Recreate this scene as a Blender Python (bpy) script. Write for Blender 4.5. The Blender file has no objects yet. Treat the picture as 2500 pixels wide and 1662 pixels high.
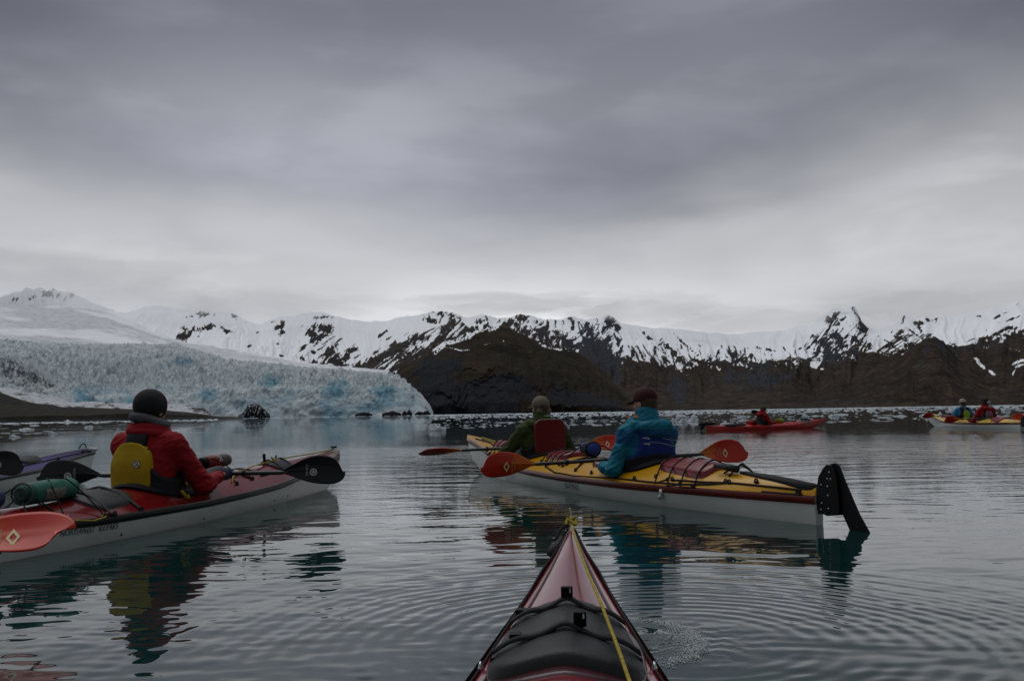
import bpy, math, random
import numpy as np
from mathutils import Vector, Matrix
random.seed(7); np.random.seed(7)
S = bpy.context.scene
COL = S.collection
rad = math.radians

# ---------------------------------------------------------------- camera
EYE = 0.72
PITCH, ROLL = 4.244, -0.96
cam_d = bpy.data.cameras.new('camera'); cam = bpy.data.objects.new('camera', cam_d); COL.objects.link(cam)
cam_d.sensor_width = 36; cam_d.lens = 36*2385/2500.0
cam_d.clip_start = 0.05; cam_d.clip_end = 60000
CM = Matrix.Rotation(rad(90+PITCH), 4, 'X') @ Matrix.Rotation(rad(ROLL), 4, 'Z')
cam.matrix_world = Matrix.Translation((0, 0, EYE)) @ CM
S.camera = cam
S.render.resolution_x, S.render.resolution_y = 1024, 680

# ---------------------------------------------------------------- view
S.view_settings.view_transform = 'Standard'; S.view_settings.look = 'None'
S.view_settings.exposure = 0.0; S.view_settings.gamma = 1.0
S.render.engine = 'CYCLES'
S.cycles.use_denoising = True
S.cycles.max_bounces = 8; S.cycles.diffuse_bounces = 2; S.cycles.glossy_bounces = 3
S.cycles.transmission_bounces = 3; S.cycles.volume_bounces = 4
S.cycles.caustics_reflective = False; S.cycles.caustics_refractive = False

# ---------------------------------------------------------------- small node helpers
class NT:
    """tiny expression helper for shader node trees"""
    def __init__(s, tree): s.t = tree; s.n = tree.nodes; s.l = tree.links
    def node(s, kind, **kw):
        n = s.n.new(kind)
        for k, v in kw.items(): setattr(n, k, v)
        return n
    def put(s, sock, v):
        if hasattr(v, 'links') or isinstance(v, bpy.types.NodeSocket): s.l.new(v, sock)
        else: sock.default_value = v
    def m(s, op, a, b=0.0, c=0.0, clamp=False):
        n = s.node('ShaderNodeMath', operation=op); n.use_clamp = clamp
        s.put(n.inputs[0], a); s.put(n.inputs[1], b)
        if len(n.inputs) > 2: s.put(n.inputs[2], c)
        return n.outputs[0]
    def mix(s, f, a, b, blend='MIX'):
        n = s.node('ShaderNodeMix', data_type='RGBA', blend_type=blend)
        s.put(n.inputs['Factor'], f)
        ca = [i for i in n.inputs if i.name == 'A' and i.type == 'RGBA'][0]
        cb = [i for i in n.inputs if i.name == 'B' and i.type == 'RGBA'][0]
        s.put(ca, a if not isinstance(a, tuple) else (*a[:3], 1)); s.put(cb, b if not isinstance(b, tuple) else (*b[:3], 1))
        return [o for o in n.outputs if o.type == 'RGBA'][0]
    def noise(s, vec, scale, detail=4, rough=.55, dist=0.0, out='Fac'):
        n = s.node('ShaderNodeTexNoise'); s.put(n.inputs['Scale'], scale); s.put(n.inputs['Detail'], detail)
        s.put(n.inputs['Roughness'], rough); s.put(n.inputs['Distortion'], dist)
        if vec is not None: s.put(n.inputs['Vector'], vec)
        return n.outputs[out]
    def ramp(s, fac, stops, interp='LINEAR'):
        n = s.node('ShaderNodeValToRGB'); s.put(n.inputs[0], fac); cr = n.color_ramp; cr.interpolation = interp
        while len(cr.elements) > 1: cr.elements.remove(cr.elements[-1])
        cr.elements[0].position = stops[0][0]; c = stops[0][1]; cr.elements[0].color = (*(c if isinstance(c, tuple) else (c, c, c)), 1)
        for p, c in stops[1:]:
            e = cr.elements.new(p); e.color = (*(c if isinstance(c, tuple) else (c, c, c)), 1)
        return n.outputs[0]
    def mapping(s, vec, scale=(1, 1, 1), rot=(0, 0, 0), loc=(0, 0, 0)):
        n = s.node('ShaderNodeMapping'); s.put(n.inputs['Vector'], vec)
        n.inputs['Scale'].default_value = scale; n.inputs['Rotation'].default_value = rot; n.inputs['Location'].default_value = loc
        return n.outputs[0]
    def smooth(s, x, a, b):
        n = s.node('ShaderNodeMapRange', interpolation_type='SMOOTHSTEP'); s.put(n.inputs[0], x)
        s.put(n.inputs[1], a); s.put(n.inputs[2], b); return n.outputs[0]

# ---------------------------------------------------------------- world: overcast sky over a Nishita base
SUN_EL, SUN_AZ = 64, -35          # degrees above horizon; degrees from +Y (minus = left)
w = bpy.data.worlds.new('World'); S.world = w; w.use_nodes = True
T = NT(w.node_tree); T.n.clear()
geo = T.node('ShaderNodeTexCoord').outputs['Generated']
sep = T.node('ShaderNodeSeparateXYZ'); T.put(sep.inputs[0], geo)
X, Y, Z = sep.outputs
az = T.m('ARCTAN2', X, Y)
el = T.m('ARCSINE', T.m('MINIMUM', T.m('MAXIMUM', Z, -1.0), 1.0))
AE = T.node('ShaderNodeCombineXYZ'); T.put(AE.inputs[0], az); T.put(AE.inputs[1], T.m('MULTIPLY', el, 2.6)); AE = AE.outputs[0]
big = T.noise(AE, 1.9, 4, .5, .3)
med = T.noise(T.mapping(AE, (1, 1.15, 1), (0, 0, .25), (3.1, 1.7, 0)), 5.2, 5, .5, .15)
fin = T.noise(T.mapping(AE, (1, 1.0, 1), (0, 0, -.12), (7.1, 2.7, 0)), 3.4, 3, .5, .2)
# lower edge of the dark cloud deck, by azimuth (degrees from the view axis), wavering
edge = T.ramp(T.m('ADD', T.m('DIVIDE', az, 1.2), .5),
              [(0, .235), (.10, .23), (.20, .215), (.30, .20), (.42, .182), (.52, .178), (.60, .184), (.68, .205), (.80, .235), (.92, .262), (1, .27)], 'B_SPLINE')
wav = T.m('MULTIPLY', T.m('SUBTRACT', med, .5), .085)
wav = T.m('ADD', wav, T.m('MULTIPLY', T.m('SUBTRACT', big, .5), .15))
h_ = T.m('SUBTRACT', T.m('ADD', el, wav), edge)       # >0 above the edge
dark = T.smooth(h_, -.045, .055)
# bright low band, slightly warmer right, dark deck, brighter again overhead
low = T.ramp(T.m('MULTIPLY', el, 4.0), [(0, (1.1, 1.11, 1.13)), (.30, (1.0, 1.01, 1.035)), (.44, (.78, .79, .815)), (.6, (.58, .585, .61)), (.8, (.55, .555, .58)), (1, (.48, .485, .51))])
low = T.mix(T.smooth(az, -.10, .45), low, T.ramp(T.m('MULTIPLY', el, 4.0), [(0, (.68, .68, .70)), (.5, (.60, .60, .62)), (1, (.46, .46, .48))]))
low = T.mix(T.m('MULTIPLY', T.smooth(fin, .42, .70), .55), low, (.44, .44, .462)); low = T.mix(T.m('MULTIPLY', T.smooth(med, .50, .70), .5), low, (.72, .72, .74))
up = T.ramp(T.m('DIVIDE', el, 1.5708), [(0, (.195, .202, .240)), (.11, (.195, .202, .240)), (.15, (.215, .222, .258)), (.20, (.235, .242, .275)), (.27, (.185, .192, .228)), (.34, (.20, .208, .24)), (.5, (.40, .415, .45)), (.72, (.78, .81, .86)), (1, (.95, .98, 1.03))])
lf = T.m('MULTIPLY', T.m('SUBTRACT', 1.0, T.smooth(T.m('ABSOLUTE', T.m('ADD', az, .20)), .05, .42)), T.m('SUBTRACT', 1.0, T.smooth(el, .25, .41)))
up = T.mix(lf, up, T.mix(1.0, up, (1.62, 1.62, 1.58), 'MULTIPLY'))
up = T.mix(T.m('MULTIPLY', T.smooth(big, .35, .7), .45), up, T.mix(1.0, up, (.72, .72, .74), 'MULTIPLY'))
up = T.mix(T.m('MULTIPLY', T.smooth(med, .40, .66), .6), up, T.mix(1.0, up, (1.35, 1.35, 1.33), 'MULTIPLY'))
cloud = T.mix(dark, low, up)
cloud = T.mix(T.m('MULTIPLY', T.smooth(T.m('ABSOLUTE', az), .22, .62), T.m('ADD', .20, T.m('MULTIPLY', T.smooth(el, .18, .40), .80))), cloud, T.mix(1.0, cloud, (.50, .51, .53), 'MULTIPLY'))
# behind the viewer the deck is duller
back = T.m('MULTIPLY', T.smooth(T.m('ABSOLUTE', az), 1.2, 2.4), T.m('SUBTRACT', 1.0, T.smooth(el, .6, 1.3)))
cloud = T.mix(T.m('MULTIPLY', back, .6), cloud, (.16, .165, .185))
sky = T.node('ShaderNodeTexSky', sky_type='NISHITA'); sky.sun_disc = False
sky.sun_elevation = rad(SUN_EL); sky.sun_rotation = rad(SUN_AZ)
bg1 = T.node('ShaderNodeBackground'); T.put(bg1.inputs[0], sky.outputs[0]); bg1.inputs[1].default_value = .08
bg2 = T.node('ShaderNodeBackground'); T.put(bg2.inputs[0], cloud); bg2.inputs[1].default_value = 1.0
ms = T.node('ShaderNodeMixShader'); ms.inputs[0].default_value = .96
T.l.new(bg1.outputs[0], ms.inputs[1]); T.l.new(bg2.outputs[0], ms.inputs[2])
wo = T.node('ShaderNodeOutputWorld'); T.l.new(ms.outputs[0], wo.inputs[0])

sl = bpy.data.lights.new('sun', 'SUN'); sun = bpy.data.objects.new('sun', sl); COL.objects.link(sun)
sl.energy = 1.0; sl.angle = rad(50); sl.color = (1, .985, .95)
sdir = Vector((math.sin(rad(SUN_AZ))*math.cos(rad(SUN_EL)), math.cos(rad(SUN_AZ))*math.cos(rad(SUN_EL)), math.sin(rad(SUN_EL))))
sun.rotation_euler = sdir.to_track_quat('Z', 'Y').to_euler()

# ---------------------------------------------------------------- measuring the photograph (2359 x 1568 units)
K = 2500/2359.0; FP = 2385.0
M3 = np.array(CM.to_3x3())
EYEV = np.array([0, 0, EYE])
def ray(x, y):
    x = np.asarray(x, float)*K; y = np.asarray(y, float)*K
    d = np.stack([(x-1250)/FP, -(y-831)/FP, -np.ones_like(x)], -1)
    return d @ M3.T
def at_z(x, y, z=0.0):
    d = ray(x, y); return EYEV + d*((z-EYE)/d[..., 2])[..., None]
def at_y(x, y, Y):
    d = ray(x, y); return EYEV + d*(Y/d[..., 1])[..., None]
def proj(P):
    q = (np.asarray(P)-EYEV) @ M3
    return (1250-FP*q[..., 0]/q[..., 2])/K, (831+FP*q[..., 1]/q[..., 2])/K

# ---------------------------------------------------------------- noise
def _hash(ix, iy, iz, seed):
    h = (ix.astype(np.int64)*374761393 + iy.astype(np.int64)*668265263 + iz.astype(np.int64)*2147483647 + seed*1274126177) & 0xffffffff
    h = ((h ^ (h >> 13))*1274126177) & 0xffffffff
    return (h ^ (h >> 16)) & 0xffffffff
def perlin(x, y, z=None, seed=0):
    if z is None: z = np.zeros_like(x)+.37
    x0 = np.floor(x); y0 = np.floor(y); z0 = np.floor(z); fx = x-x0; fy = y-y0; fz = z-z0
    u = fx*fx*fx*(fx*(fx*6-15)+10); v = fy*fy*fy*(fy*(fy*6-15)+10); s = fz*fz*fz*(fz*(fz*6-15)+10)
    r = 0
    for i in (0, 1):
        for j in (0, 1):
            for k in (0, 1):
                h = _hash(x0+i, y0+j, z0+k, seed)
                gx = (h & 1023)/511.5-1; gy = ((h >> 10) & 1023)/511.5-1; gz = ((h >> 20) & 1023)/511.5-1
                d = gx*(fx-i)+gy*(fy-j)+gz*(fz-k)
                r = r + d*(u if i else 1-u)*(v if j else 1-v)*(s if k else 1-s)
    return r
def fbm(x, y, z=None, o=5, seed=0, g=.5):
    a, r, f = 1., 0., 1.
    for i in range(o):
        r = r + a*perlin(x*f, y*f, None if z is None else z*f, seed+i*17); a *= g; f *= 2.03
    return r
def ridged(x, y, o=5, seed=0, g=.5):
    a, r, f = 1., 0., 1.
    for i in range(o):
        r = r + a*(1-2.2*np.abs(perlin(x*f, y*f, None, seed+i*31))); a *= g; f *= 2.07
    return r

# ---------------------------------------------------------------- objects
def obj_from(name, V, F, mat=None, parent=None, smooth=True, attrs=None):
    me = bpy.data.meshes.new(name)
    if isinstance(V, np.ndarray) and isinstance(F, np.ndarray):
        me.vertices.add(len(V)); me.vertices.foreach_set('co', V.astype(np.float32).ravel())
        n = F.shape[1]; me.loops.add(F.size); me.loops.foreach_set('vertex_index', F.astype(np.int32).ravel())
        me.polygons.add(len(F)); me.polygons.foreach_set('loop_start', np.arange(0, F.size, n, dtype=np.int32))
        me.update(calc_edges=True)
    else:
        me.from_pydata([tuple(map(float, v)) for v in V], [], [tuple(int(i) for i in f) for f in F])
    if smooth: me.polygons.foreach_set('use_smooth', np.ones(len(me.polygons), dtype=bool))
    if attrs:
        for k, a in attrs.items():
            if a.ndim == 1:
                at = me.attributes.new(k, 'FLOAT', 'POINT'); at.data.foreach_set('value', a.astype(np.float32))
    me.update()
    o = bpy.data.objects.new(name, me); COL.objects.link(o)
    if mat: 
        for m in (mat if isinstance(mat, (list, tuple)) else [mat]): me.materials.append(m)
    if parent is not None: o.parent = parent
    return o
def tag(o, label=None, cat=None, group=None, kind=None):
    if label: o['label'] = label
    if cat: o['category'] = cat
    if group: o['group'] = group
    if kind: o['kind'] = kind
    return o
def grid_faces(nr, nc, wrap=False):
    i = np.arange(nr-1)[:, None]; j = np.arange(nc-(0 if wrap else 1))[None, :]
    a = i*nc+j; b = i*nc+(j+1) % nc
    return np.stack([a, b, b+nc, a+nc], -1).reshape(-1, 4)
def new_mat(name):
    m = bpy.data.materials.new(name); m.use_nodes = True
    t = NT(m.node_tree); t.n.clear()
    p = t.node('ShaderNodeBsdfPrincipled'); o = t.node('ShaderNodeOutputMaterial'); t.l.new(p.outputs[0], o.inputs[0])
    return m, t, p
def simple(name, col, rough=.5, spec=.5, vary=.12, vscale=9, bump=0., bscale=60, metal=0., coat=0., dirt=None):
    m, t, p = new_mat(name)
    co = t.node('ShaderNodeTexCoord').outputs['Object']
    n = t.noise(co, vscale, 5, .6)
    dk = tuple(c*(1-vary*1.6) for c in col); lt = tuple(min(1, c*(1+vary)) for c in col)
    c = t.ramp(n, [(.3, dk), (.7, lt)])
    if dirt:
        c = t.mix(t.m('MULTIPLY', t.smooth(t.noise(co, 34, 6, .7), .56, .75), dirt[3]), c, dirt[:3])
    t.put(p.inputs['Base Color'], c)
    t.put(p.inputs['Roughness'], t.m('ADD', t.m('MULTIPLY', n, .16), rough-.08, clamp=True))
    p.inputs['Specular IOR Level'].default_value = spec; p.inputs['Metallic'].default_value = metal
    p.inputs['Coat Weight'].default_value = coat; p.inputs['Coat Roughness'].default_value = .08
    if bump:
        b = t.node('ShaderNodeBump'); b.inputs['Strength'].default_value = 1.0; b.inputs['Distance'].default_value = bump
        t.put(b.inputs['Height'], t.noise(co, bscale, 4, .6)); t.l.new(b.outputs[0], p.inputs['Normal'])
    return m
# ================================================================ LAND
def line_az(pts, r):
    x = np.array([p[0] for p in pts], float); y = np.array([p[1] for p in pts], float)
    d = ray(x, y); a = np.arctan2(d[:, 0], d[:, 1]); hd = np.hypot(d[:, 0], d[:, 1])
    z = EYE + d[:, 2]*r/hd
    return a, z
def hor(x): return 951-.0168*(x-1179.5)
def massif(name, x0, x1, nx, lines, noise, shade, mat):
    """a polar height sheet around the bay; each line = (distance m, traced points or constant z, rows to next line)"""
    a0 = math.atan2(*ray(x0, hor(x0))[:2]); a1 = math.atan2(*ray(x1, hor(x1))[:2])
    A = np.linspace(a0, a1, nx)
    Zs, Rs, tags = [], [], []
    prev = None
    for k, (r, pts, rows) in enumerate(lines):
        r_arr = np.full(nx, float(r))
        if isinstance(pts, (int, float)): z = np.full(nx, float(pts))
        else:
            aa, zz = line_az(pts, r); z = np.interp(A, aa, zz)
        if prev is not None:
            pz, pr, prow = prev
            for i in range(prow):
                t = i/prow; Zs.append(pz*(1-t)+z*t); Rs.append(pr*(1-t)+r_arr*t); tags.append(np.full(nx, k-1+t))
        prev = (z, r_arr, rows)
    Zs.append(prev[0]); Rs.append(prev[1]); tags.append(np.full(nx, len(lines)-1.0))
    Zg, Rg, Tg = map(np.array, (Zs, Rs, tags)); Ag = np.broadcast_to(A, Zg.shape)
    Xg = np.sin(Ag)*Rg; Yg = np.cos(Ag)*Rg
    dz, dr = noise(Ag, Rg, Xg, Yg, Zg, Tg)
    Zg = Zg+dz; Rg = Rg+dr; Xg = np.sin(Ag)*Rg; Yg = np.cos(Ag)*Rg
    V = np.stack([Xg, Yg, Zg], -1).reshape(-1, 3)
    px, py = proj(V)
    at = shade(px, py, V, Tg.ravel(), Ag.ravel(), Rg.ravel())
    o = obj_from(name, V, grid_faces(*Zg.shape), mat, attrs=at)
    o['kind'] = 'structure'
    return o
def blobs(px, py, L, warp):
    """sum of soft ellipses (x, y, rx, ry, degrees)"""
    s = np.zeros_like(px)
    for x, y, rx, ry, an in L:
        sel = (np.abs(px-x) < 2.2*(rx+ry)) & (np.abs(py-y) < 2.2*(rx+ry))
        if not sel.any(): continue
        dx = px[sel]-x; dy = py[sel]-y; c, q = math.cos(rad(an)), math.sin(rad(an))
        u = (dx*c+dy*q)/rx; v = (-dx*q+dy*c)/ry
        s[sel] = np.maximum(s[sel], np.clip(1.12-.68*np.sqrt(u*u+v*v)+warp[sel]*.9, 0, 1))
    return s

# ---- rock and snow material
def rock_mat(name, brown, blue, snow=(.90, .92, .95), olive=(.030, .032, .014), sscale=.03, thr=.5, crag=30):
    m, t, p = new_mat(name)
    co = t.node('ShaderNodeTexCoord').outputs['Object']
    at = lambda k: [setattr(n := t.node('ShaderNodeAttribute'), 'attribute_name', k), n][1].outputs['Fac']
    n1 = t.noise(co, .004, 8, .62, .4); n2 = t.noise(co, .02, 8, .7, .2)
    c = t.mix(t.smooth(n1, .38, .62), brown, tuple(b*.55 for b in brown))
    c = t.mix(t.m('MULTIPLY', t.smooth(n2, .45, .7), .7), c, olive)
    c = t.mix(t.m('MULTIPLY', t.smooth(t.noise(t.mapping(co, (1, 1, .3)), .035, 9, .78), .50, .66), .75), c, tuple(b*2.3 for b in brown)); c = t.mix(t.m('MULTIPLY', t.smooth(t.noise(t.mapping(co, (1, 1, .18), (0, 0, 0), (500, 90, 0)), .022, 9, .75), .52, .64), .8), c, tuple(b*.35 for b in brown))
    n3 = t.noise(t.mapping(co, (1, 1, .55)), .011, 6, .6, .3)
    c = t.mix(t.m('MULTIPLY', t.smooth(n3, .50, .62), .85), c, tuple(b*.42 for b in brown)); c = t.mix(t.m('MULTIPLY', t.smooth(t.noise(t.mapping(co, (1, 1, .5), (0, 0, 0), (900, 0, 0)), .016, 8, .7), .52, .66), .6), c, (brown[0]*2.2, brown[1]*2.0, brown[2]*1.4))
    cliff = t.mix(t.smooth(n2, .35, .65), blue, tuple(b*1.7 for b in blue))
    cliff = t.mix(t.m('MULTIPLY', t.smooth(t.noise(t.mapping(co, (1, 1, .22)), .045, 8, .75), .5, .68), .7), cliff, tuple(b*2.6 for b in blue))
    c = t.mix(t.smooth(t.m('ADD', at('cliff'), t.m('MULTIPLY', t.m('SUBTRACT', n2, .5), 1.1)), .38, .62), c, cliff)
    sn = t.m('ADD', at('snow'), t.m('MULTIPLY', t.m('SUBTRACT', t.noise(t.mapping(co, (1, 1, .6)), sscale, 10, .72), .5), 1.25))
    sm = t.smooth(sn, thr-.035, thr+.035)
    c = t.mix(sm, c, snow)
    t.put(p.inputs['Base Color'], c); p.inputs['Roughness'].default_value = .95; p.inputs['Specular IOR Level'].default_value = .1
    b = t.node('ShaderNodeBump'); b.inputs['Distance'].default_value = crag; b.inputs['Strength'].default_value = .9
    hgt = t.m('MULTIPLY', t.noise(co, .018, 10, .68), t.m('SUBTRACT', 1.0, t.m('MULTIPLY', sm, .82)))
    t.put(b.inputs['Height'], hgt); t.l.new(b.outputs[0], p.inputs['Normal'])
    return m
M_rock = rock_mat('rock_and_snow', (.050, .037, .031), (.026, .028, .035))  # rock tones raised a little: distance haze is put into the colour
M_head = rock_mat('headland_rock', (.030, .021, .014), (.012, .013, .017), sscale=.03, crag=24)

ROCKS = [(37,687,9,5,10),(71,690,8,4,-30),(105,679,13,8,-35),(133,682,9,5,-40),(167,677,10,5,-45),(150,688,9,3,-50),(120,668,9,3,-30),
 (417,775,13,8,20),(437,768,9,10,40),(425,757,7,4,20),(447,760,7,8,0),(470,757,18,6,-10),(486,752,12,4,0),(515,757,13,5,20),(528,762,9,3,20),(470,725,16,5,-5),(440,729,6,2,0),(544,725,8,5,0),
 (643,752,10,7,-20),(650,765,5,5,0),(632,742,5,3,0),(740,731,18,3,-5),(716,765,10,10,-20),(745,757,18,8,5),(735,778,20,6,-25),(762,758,9,9,10),(722,752,6,6,0),(575,796,5,3,0),(592,765,3,2,0),(640,792,3,2,0),(653,820,6,3,0),
 (705,830,13,5,15),(735,838,22,6,12),(760,812,18,10,-40),(775,832,24,14,25),(792,845,18,8,10),(806,806,12,6,10),(800,820,6,8,0),(770,800,12,5,-30),(722,812,5,3,0),
 (880,822,60,12,-24),(930,795,46,10,-26),(850,838,44,9,-20),(965,780,24,6,-12),(905,838,60,6,-30),(985,800,60,3,-38),(1000,790,55,3,-38),(960,818,60,4,-36),(880,770,12,3,-35),(893,780,8,3,-30),(818,806,6,3,0),
 (1010,722,16,7,20),(996,738,18,6,5),(1040,727,14,5,20),(1044,742,14,9,-30),(1028,756,14,8,-40),(1020,768,14,6,-45),(1060,738,6,12,10),(1034,748,20,4,-35),
 (1089,760,11,8,-10),(1105,740,9,5,-10),(1122,735,3,10,-15),(1148,737,8,4,30),(1120,752,6,6,0),(1162,748,8,5,40),
 (1179,742,8,6,-30),(1190,748,7,8,0),(1201,736,12,9,-20),(1211,763,10,10,0),(1236,760,9,5,10),(1252,770,13,20,8),(1262,745,3,12,0),(1262,790,12,10,0),(1294,779,19,14,10),(1280,765,9,5,10),(1320,750,4,14,5),(1316,735,6,5,0),(1308,790,24,12,0),
 (1352,765,13,16,25),(1362,790,24,30,10),(1383,805,20,30,20),(1400,825,16,26,15),(1406,742,11,13,15),(1390,760,4,16,10),(1420,752,9,6,35),(1400,780,10,12,20),(1330,800,22,10,0),(1378,745,4,8,0),(1425,790,6,10,10),(1432,800,3,12,10),
 (1484,767,9,3,40),(1496,778,8,4,35),(1526,793,6,9,-10),(1540,800,10,4,40),(1555,815,12,9,30),(1565,828,10,8,30),(1586,800,24,2,40),(1572,788,20,1.6,45),(1508,806,4,10,0),(1535,830,16,6,40),(1458,812,4,10,0),(1580,838,14,6,20),
 (1625,838,10,6,-40),(1636,828,4,8,0),(1654,812,3,10,15),(1690,820,5,9,0),(1700,830,20,7,-30),(1720,838,12,9,20),(1678,808,5,4,0),(1774,806,10,3,10),(1780,837,24,6,0),(1730,822,4,8,0),(1810,832,20,4,0),(1650,840,30,6,0),
 (1911,738,9,8,-40),(1925,728,10,6,-45),(1940,735,10,5,-30),(1932,745,5,7,0),(1981,738,5,22,-14),(1990,758,6,14,-12),(1970,720,3,10,-30),(1926,776,12,8,20),(1935,790,11,9,30),(1900,797,18,17,0),(1885,812,18,8,-20),(1880,775,9,3,0),(1902,770,7,3,0),(1978,787,20,9,10),(1990,795,14,9,0),(1950,798,14,6,0),(1960,812,26,10,-10),(1920,820,30,12,0),(1860,800,9,4,-20),(1845,803,6,3,0),(1870,830,20,7,-20),(1980,756,6,4,0),
 (2082,732,2.5,9,20),(2069,768,10,6,-30),(2109,744,4,4,0),(2122,744,7,4,0),(2150,737,14,5,-10),(2135,735,4,3,0),(2117,752,3,10,-20),(2050,790,20,1.5,30),(2080,782,24,1.6,32),(2110,770,22,1.6,35),(2100,790,24,1.6,35),(2060,800,24,2,25),
 (2342,703,6,3,-40),(2298,730,8,2.5,-20),(2318,720,10,2,-20),(2330,735,12,2,-20),(2255,728,4,2,0),(2287,790,22,12,-10),(2265,784,10,10,0),(2320,785,22,7,-25),(2345,770,22,8,-20),(2296,770,14,3,0),(2330,795,30,10,-15),(2240,800,20,6,-10),(2330,757,16,4,0)]
SNOWS = [(902,840,16,3.2,-42),(1876,842,12,7,10),(1895,850,6,3,0),(2262,842,16,3.5,38),(2285,858,12,3.5,32),(2252,830,8,4,45),(2340,835,18,3,-25),(2350,842,14,3,-20),(2335,858,8,2.5,-60),(2355,830,10,3,0)]
def smoothstep(x, a, b):
    t = np.clip((x-a)/(b-a), 0, 1); return t*t*(3-2*t)

# ---- far range: everything from the upper glacier basin at the left to the right frame edge
crest = [(-120,690),(0,700),(60,712),(200,715),(290,722),(330,708),(370,702),(410,714),(470,716),(520,720),(560,735),(600,748),(640,732),(690,724),(740,722),(800,738),(850,744),(900,738),(950,728),(990,718),(1015,716),(1045,722),(1075,731),(1110,726),(1150,735),(1175,734),(1200,727),(1240,734),(1290,738),(1320,728),(1350,738),(1380,732),(1398,722),(1412,728),(1430,746),(1470,752),(1520,754),(1600,764),(1700,768),(1800,762),(1860,748),(1895,728),(1915,714),(1940,712),(1968,706),(1976,718),(1985,742),(2000,758),(2030,758),(2060,745),(2080,728),(2110,732),(2160,730),(2200,728),(2260,714),(2320,706),(2345,696),(2480,690)]
mid = [(-120,760),(0,760),(300,770),(420,800),(560,802),(700,838),(800,850),(930,850),(1000,830),(1100,800),(1200,790),(1300,805),(1400,820),(1500,836),(1560,851),(1700,850),(1850,848),(1980,824),(2050,815),(2150,805),(2230,806),(2300,795),(2480,765)]
foot = [(-120,900),(1300,905),(1400,912),(1600,908),(1800,906),(2000,900),(2200,898),(2480,892)]
def n_far(A, R, X, Y, Z, T):
    w = fbm(A*9, R/2600, None, 4, 3)*.10
    g = ridged((A+w*.3)*42, R/3200+fbm(A*20, R/1500, None, 2, 8)*.6, 5, 21, .55)-1.0
    iso = fbm(X/420, Y/420, None, 6, 5)
    env = np.interp(T, [0, .3, 1, 1.5, 2, 2.6, 3, 4], [0, .1, .45, 1., 1., .55, .22, .6])
    return env*(g*52+iso*64), env*(iso*200+g*60)
snowline = [(-120,900),(690,905),(760,880),(820,856),(920,852),(975,815),(1010,800),(1090,772),(1130,752),(1170,757),(1210,775),(1250,790),(1330,806),(1345,790),(1385,790),(1409,812),(1488,830),(1530,838),(1559,849),(1629,843),(1717,848),(1761,840),(1849,845),(1875,852),(1930,838),(1981,822),(2047,812),(2091,800),(2180,800),(2236,801),(2262,790),(2320,786),(2480,770)]
def s_far(px, py, V, T, A, R):
    warp = fbm(px/9+py/16+fbm(px/40, py/40, None, 2, 6)*2, py/17, None, 5, 77, .7)*1.25+np.abs(perlin(px/5-py/9, py/20, None, 7))*-.8+.15
    lx, ly = zip(*snowline)
    d = np.interp(px, lx, ly)-py
    jag = fbm(V[:, 0]/110, V[:, 2]/260, None, 6, 9, .68)*30
    sn = smoothstep(d+jag, -7, 7)
    rk = blobs(px, py, ROCKS, warp)
    # rock ribs combed down the slopes, and specks near the snow line
    def comb(poly, ang, wid, ln, amt, sd):
        x = np.array([q[0] for q in poly], float); y = np.array([q[1] for q in poly], float); ins = np.zeros(len(px), bool); j = len(x)-1
        for i in range(len(x)):
            ins ^= ((y[i] > py) != (y[j] > py)) & (px < (x[j]-x[i])*(py-y[i])/(y[j]-y[i]+1e-9)+x[i]); j = i
        c, q = math.cos(rad(ang)), math.sin(rad(ang)); u = px*c+py*q; v = -px*q+py*c
        n = fbm(u/ln, v/wid, None, 4, sd, .6)+fbm(px/30, py/30, None, 2, sd+1)*.5
        return np.where(ins, np.clip(.5+(n*1.5+amt), 0, 1), 0)
    rk = np.maximum(rk, comb([(815,850),(900,800),(1000,755),(1062,738),(1085,760),(1020,800),(960,845),(925,862),(830,862)], -38, 4.5, 60, -.02, 11))
    sn = sn*1.0
    rk = np.maximum(rk, comb([(640,770),(700,745),(820,790),(860,845),(760,850),(700,830)], -35, 5, 30, -.66, 12))
    rk = np.maximum(rk, comb([(1150,735),(1300,738),(1345,800),(1260,800),(1180,762)], 80, 6, 26, -.42, 13))
    rk = np.maximum(rk, comb([(1330,740),(1420,745),(1560,850),(1420,830),(1340,800)], 62, 6, 34, -.50, 14))
    rk = np.maximum(rk, comb([(1500,790),(1860,800),(1860,850),(1560,852)], 75, 5, 22, -.46, 15))
    rk = np.maximum(rk, comb([(1850,800),(1900,735),(1990,745),(2010,800),(1990,830),(1860,850)], -50, 6, 30, -.46, 16))
    rk = np.maximum(rk, comb([(2010,810),(2080,770),(2150,768),(2140,785),(2060,822)], -35, 3.5, 40, -.02, 17))
    rk = np.maximum(rk, comb([(2200,800),(2280,760),(2480,735),(2480,790),(2280,815)], -25, 6, 36, -.42, 18))
    spk = perlin(px/6., py/5., None, 19)+perlin(px/3., py/3., None, 20)*.4
    rk = np.maximum(rk, np.clip(.5+(spk*1.6-1.10+.5*smoothstep(-d, -45, 0)), 0, 1))
    sp = blobs(px, py, SNOWS, warp*.4)
    sn = np.maximum(np.clip(sn*1.0-rk*1.05, 0, 1), sp)
    cl = blobs(px, py, [(1365,800,40,50,0),(1410,835,24,40,0),(1740,870,60,20,0),(1560,900,30,20,60),(1900,800,40,30,0),(2160,800,30,30,50)], warp)
    return {'snow': sn, 'cliff': np.clip(cl+rk*.5, 0, 1)}
massif('mountains', -130, 2490, 1700, [(3600, -8, 4), (3650, 4, 16), (4100, foot, 60), (5000, mid, 110), (6200, crest, 30), (7400, 120, 2), (9000, -30, 1)],
       lambda A, R, X, Y, Z, T: n_far(A, R, X, Y, Z, np.maximum(T-1, 0)), s_far, M_rock)

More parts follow.
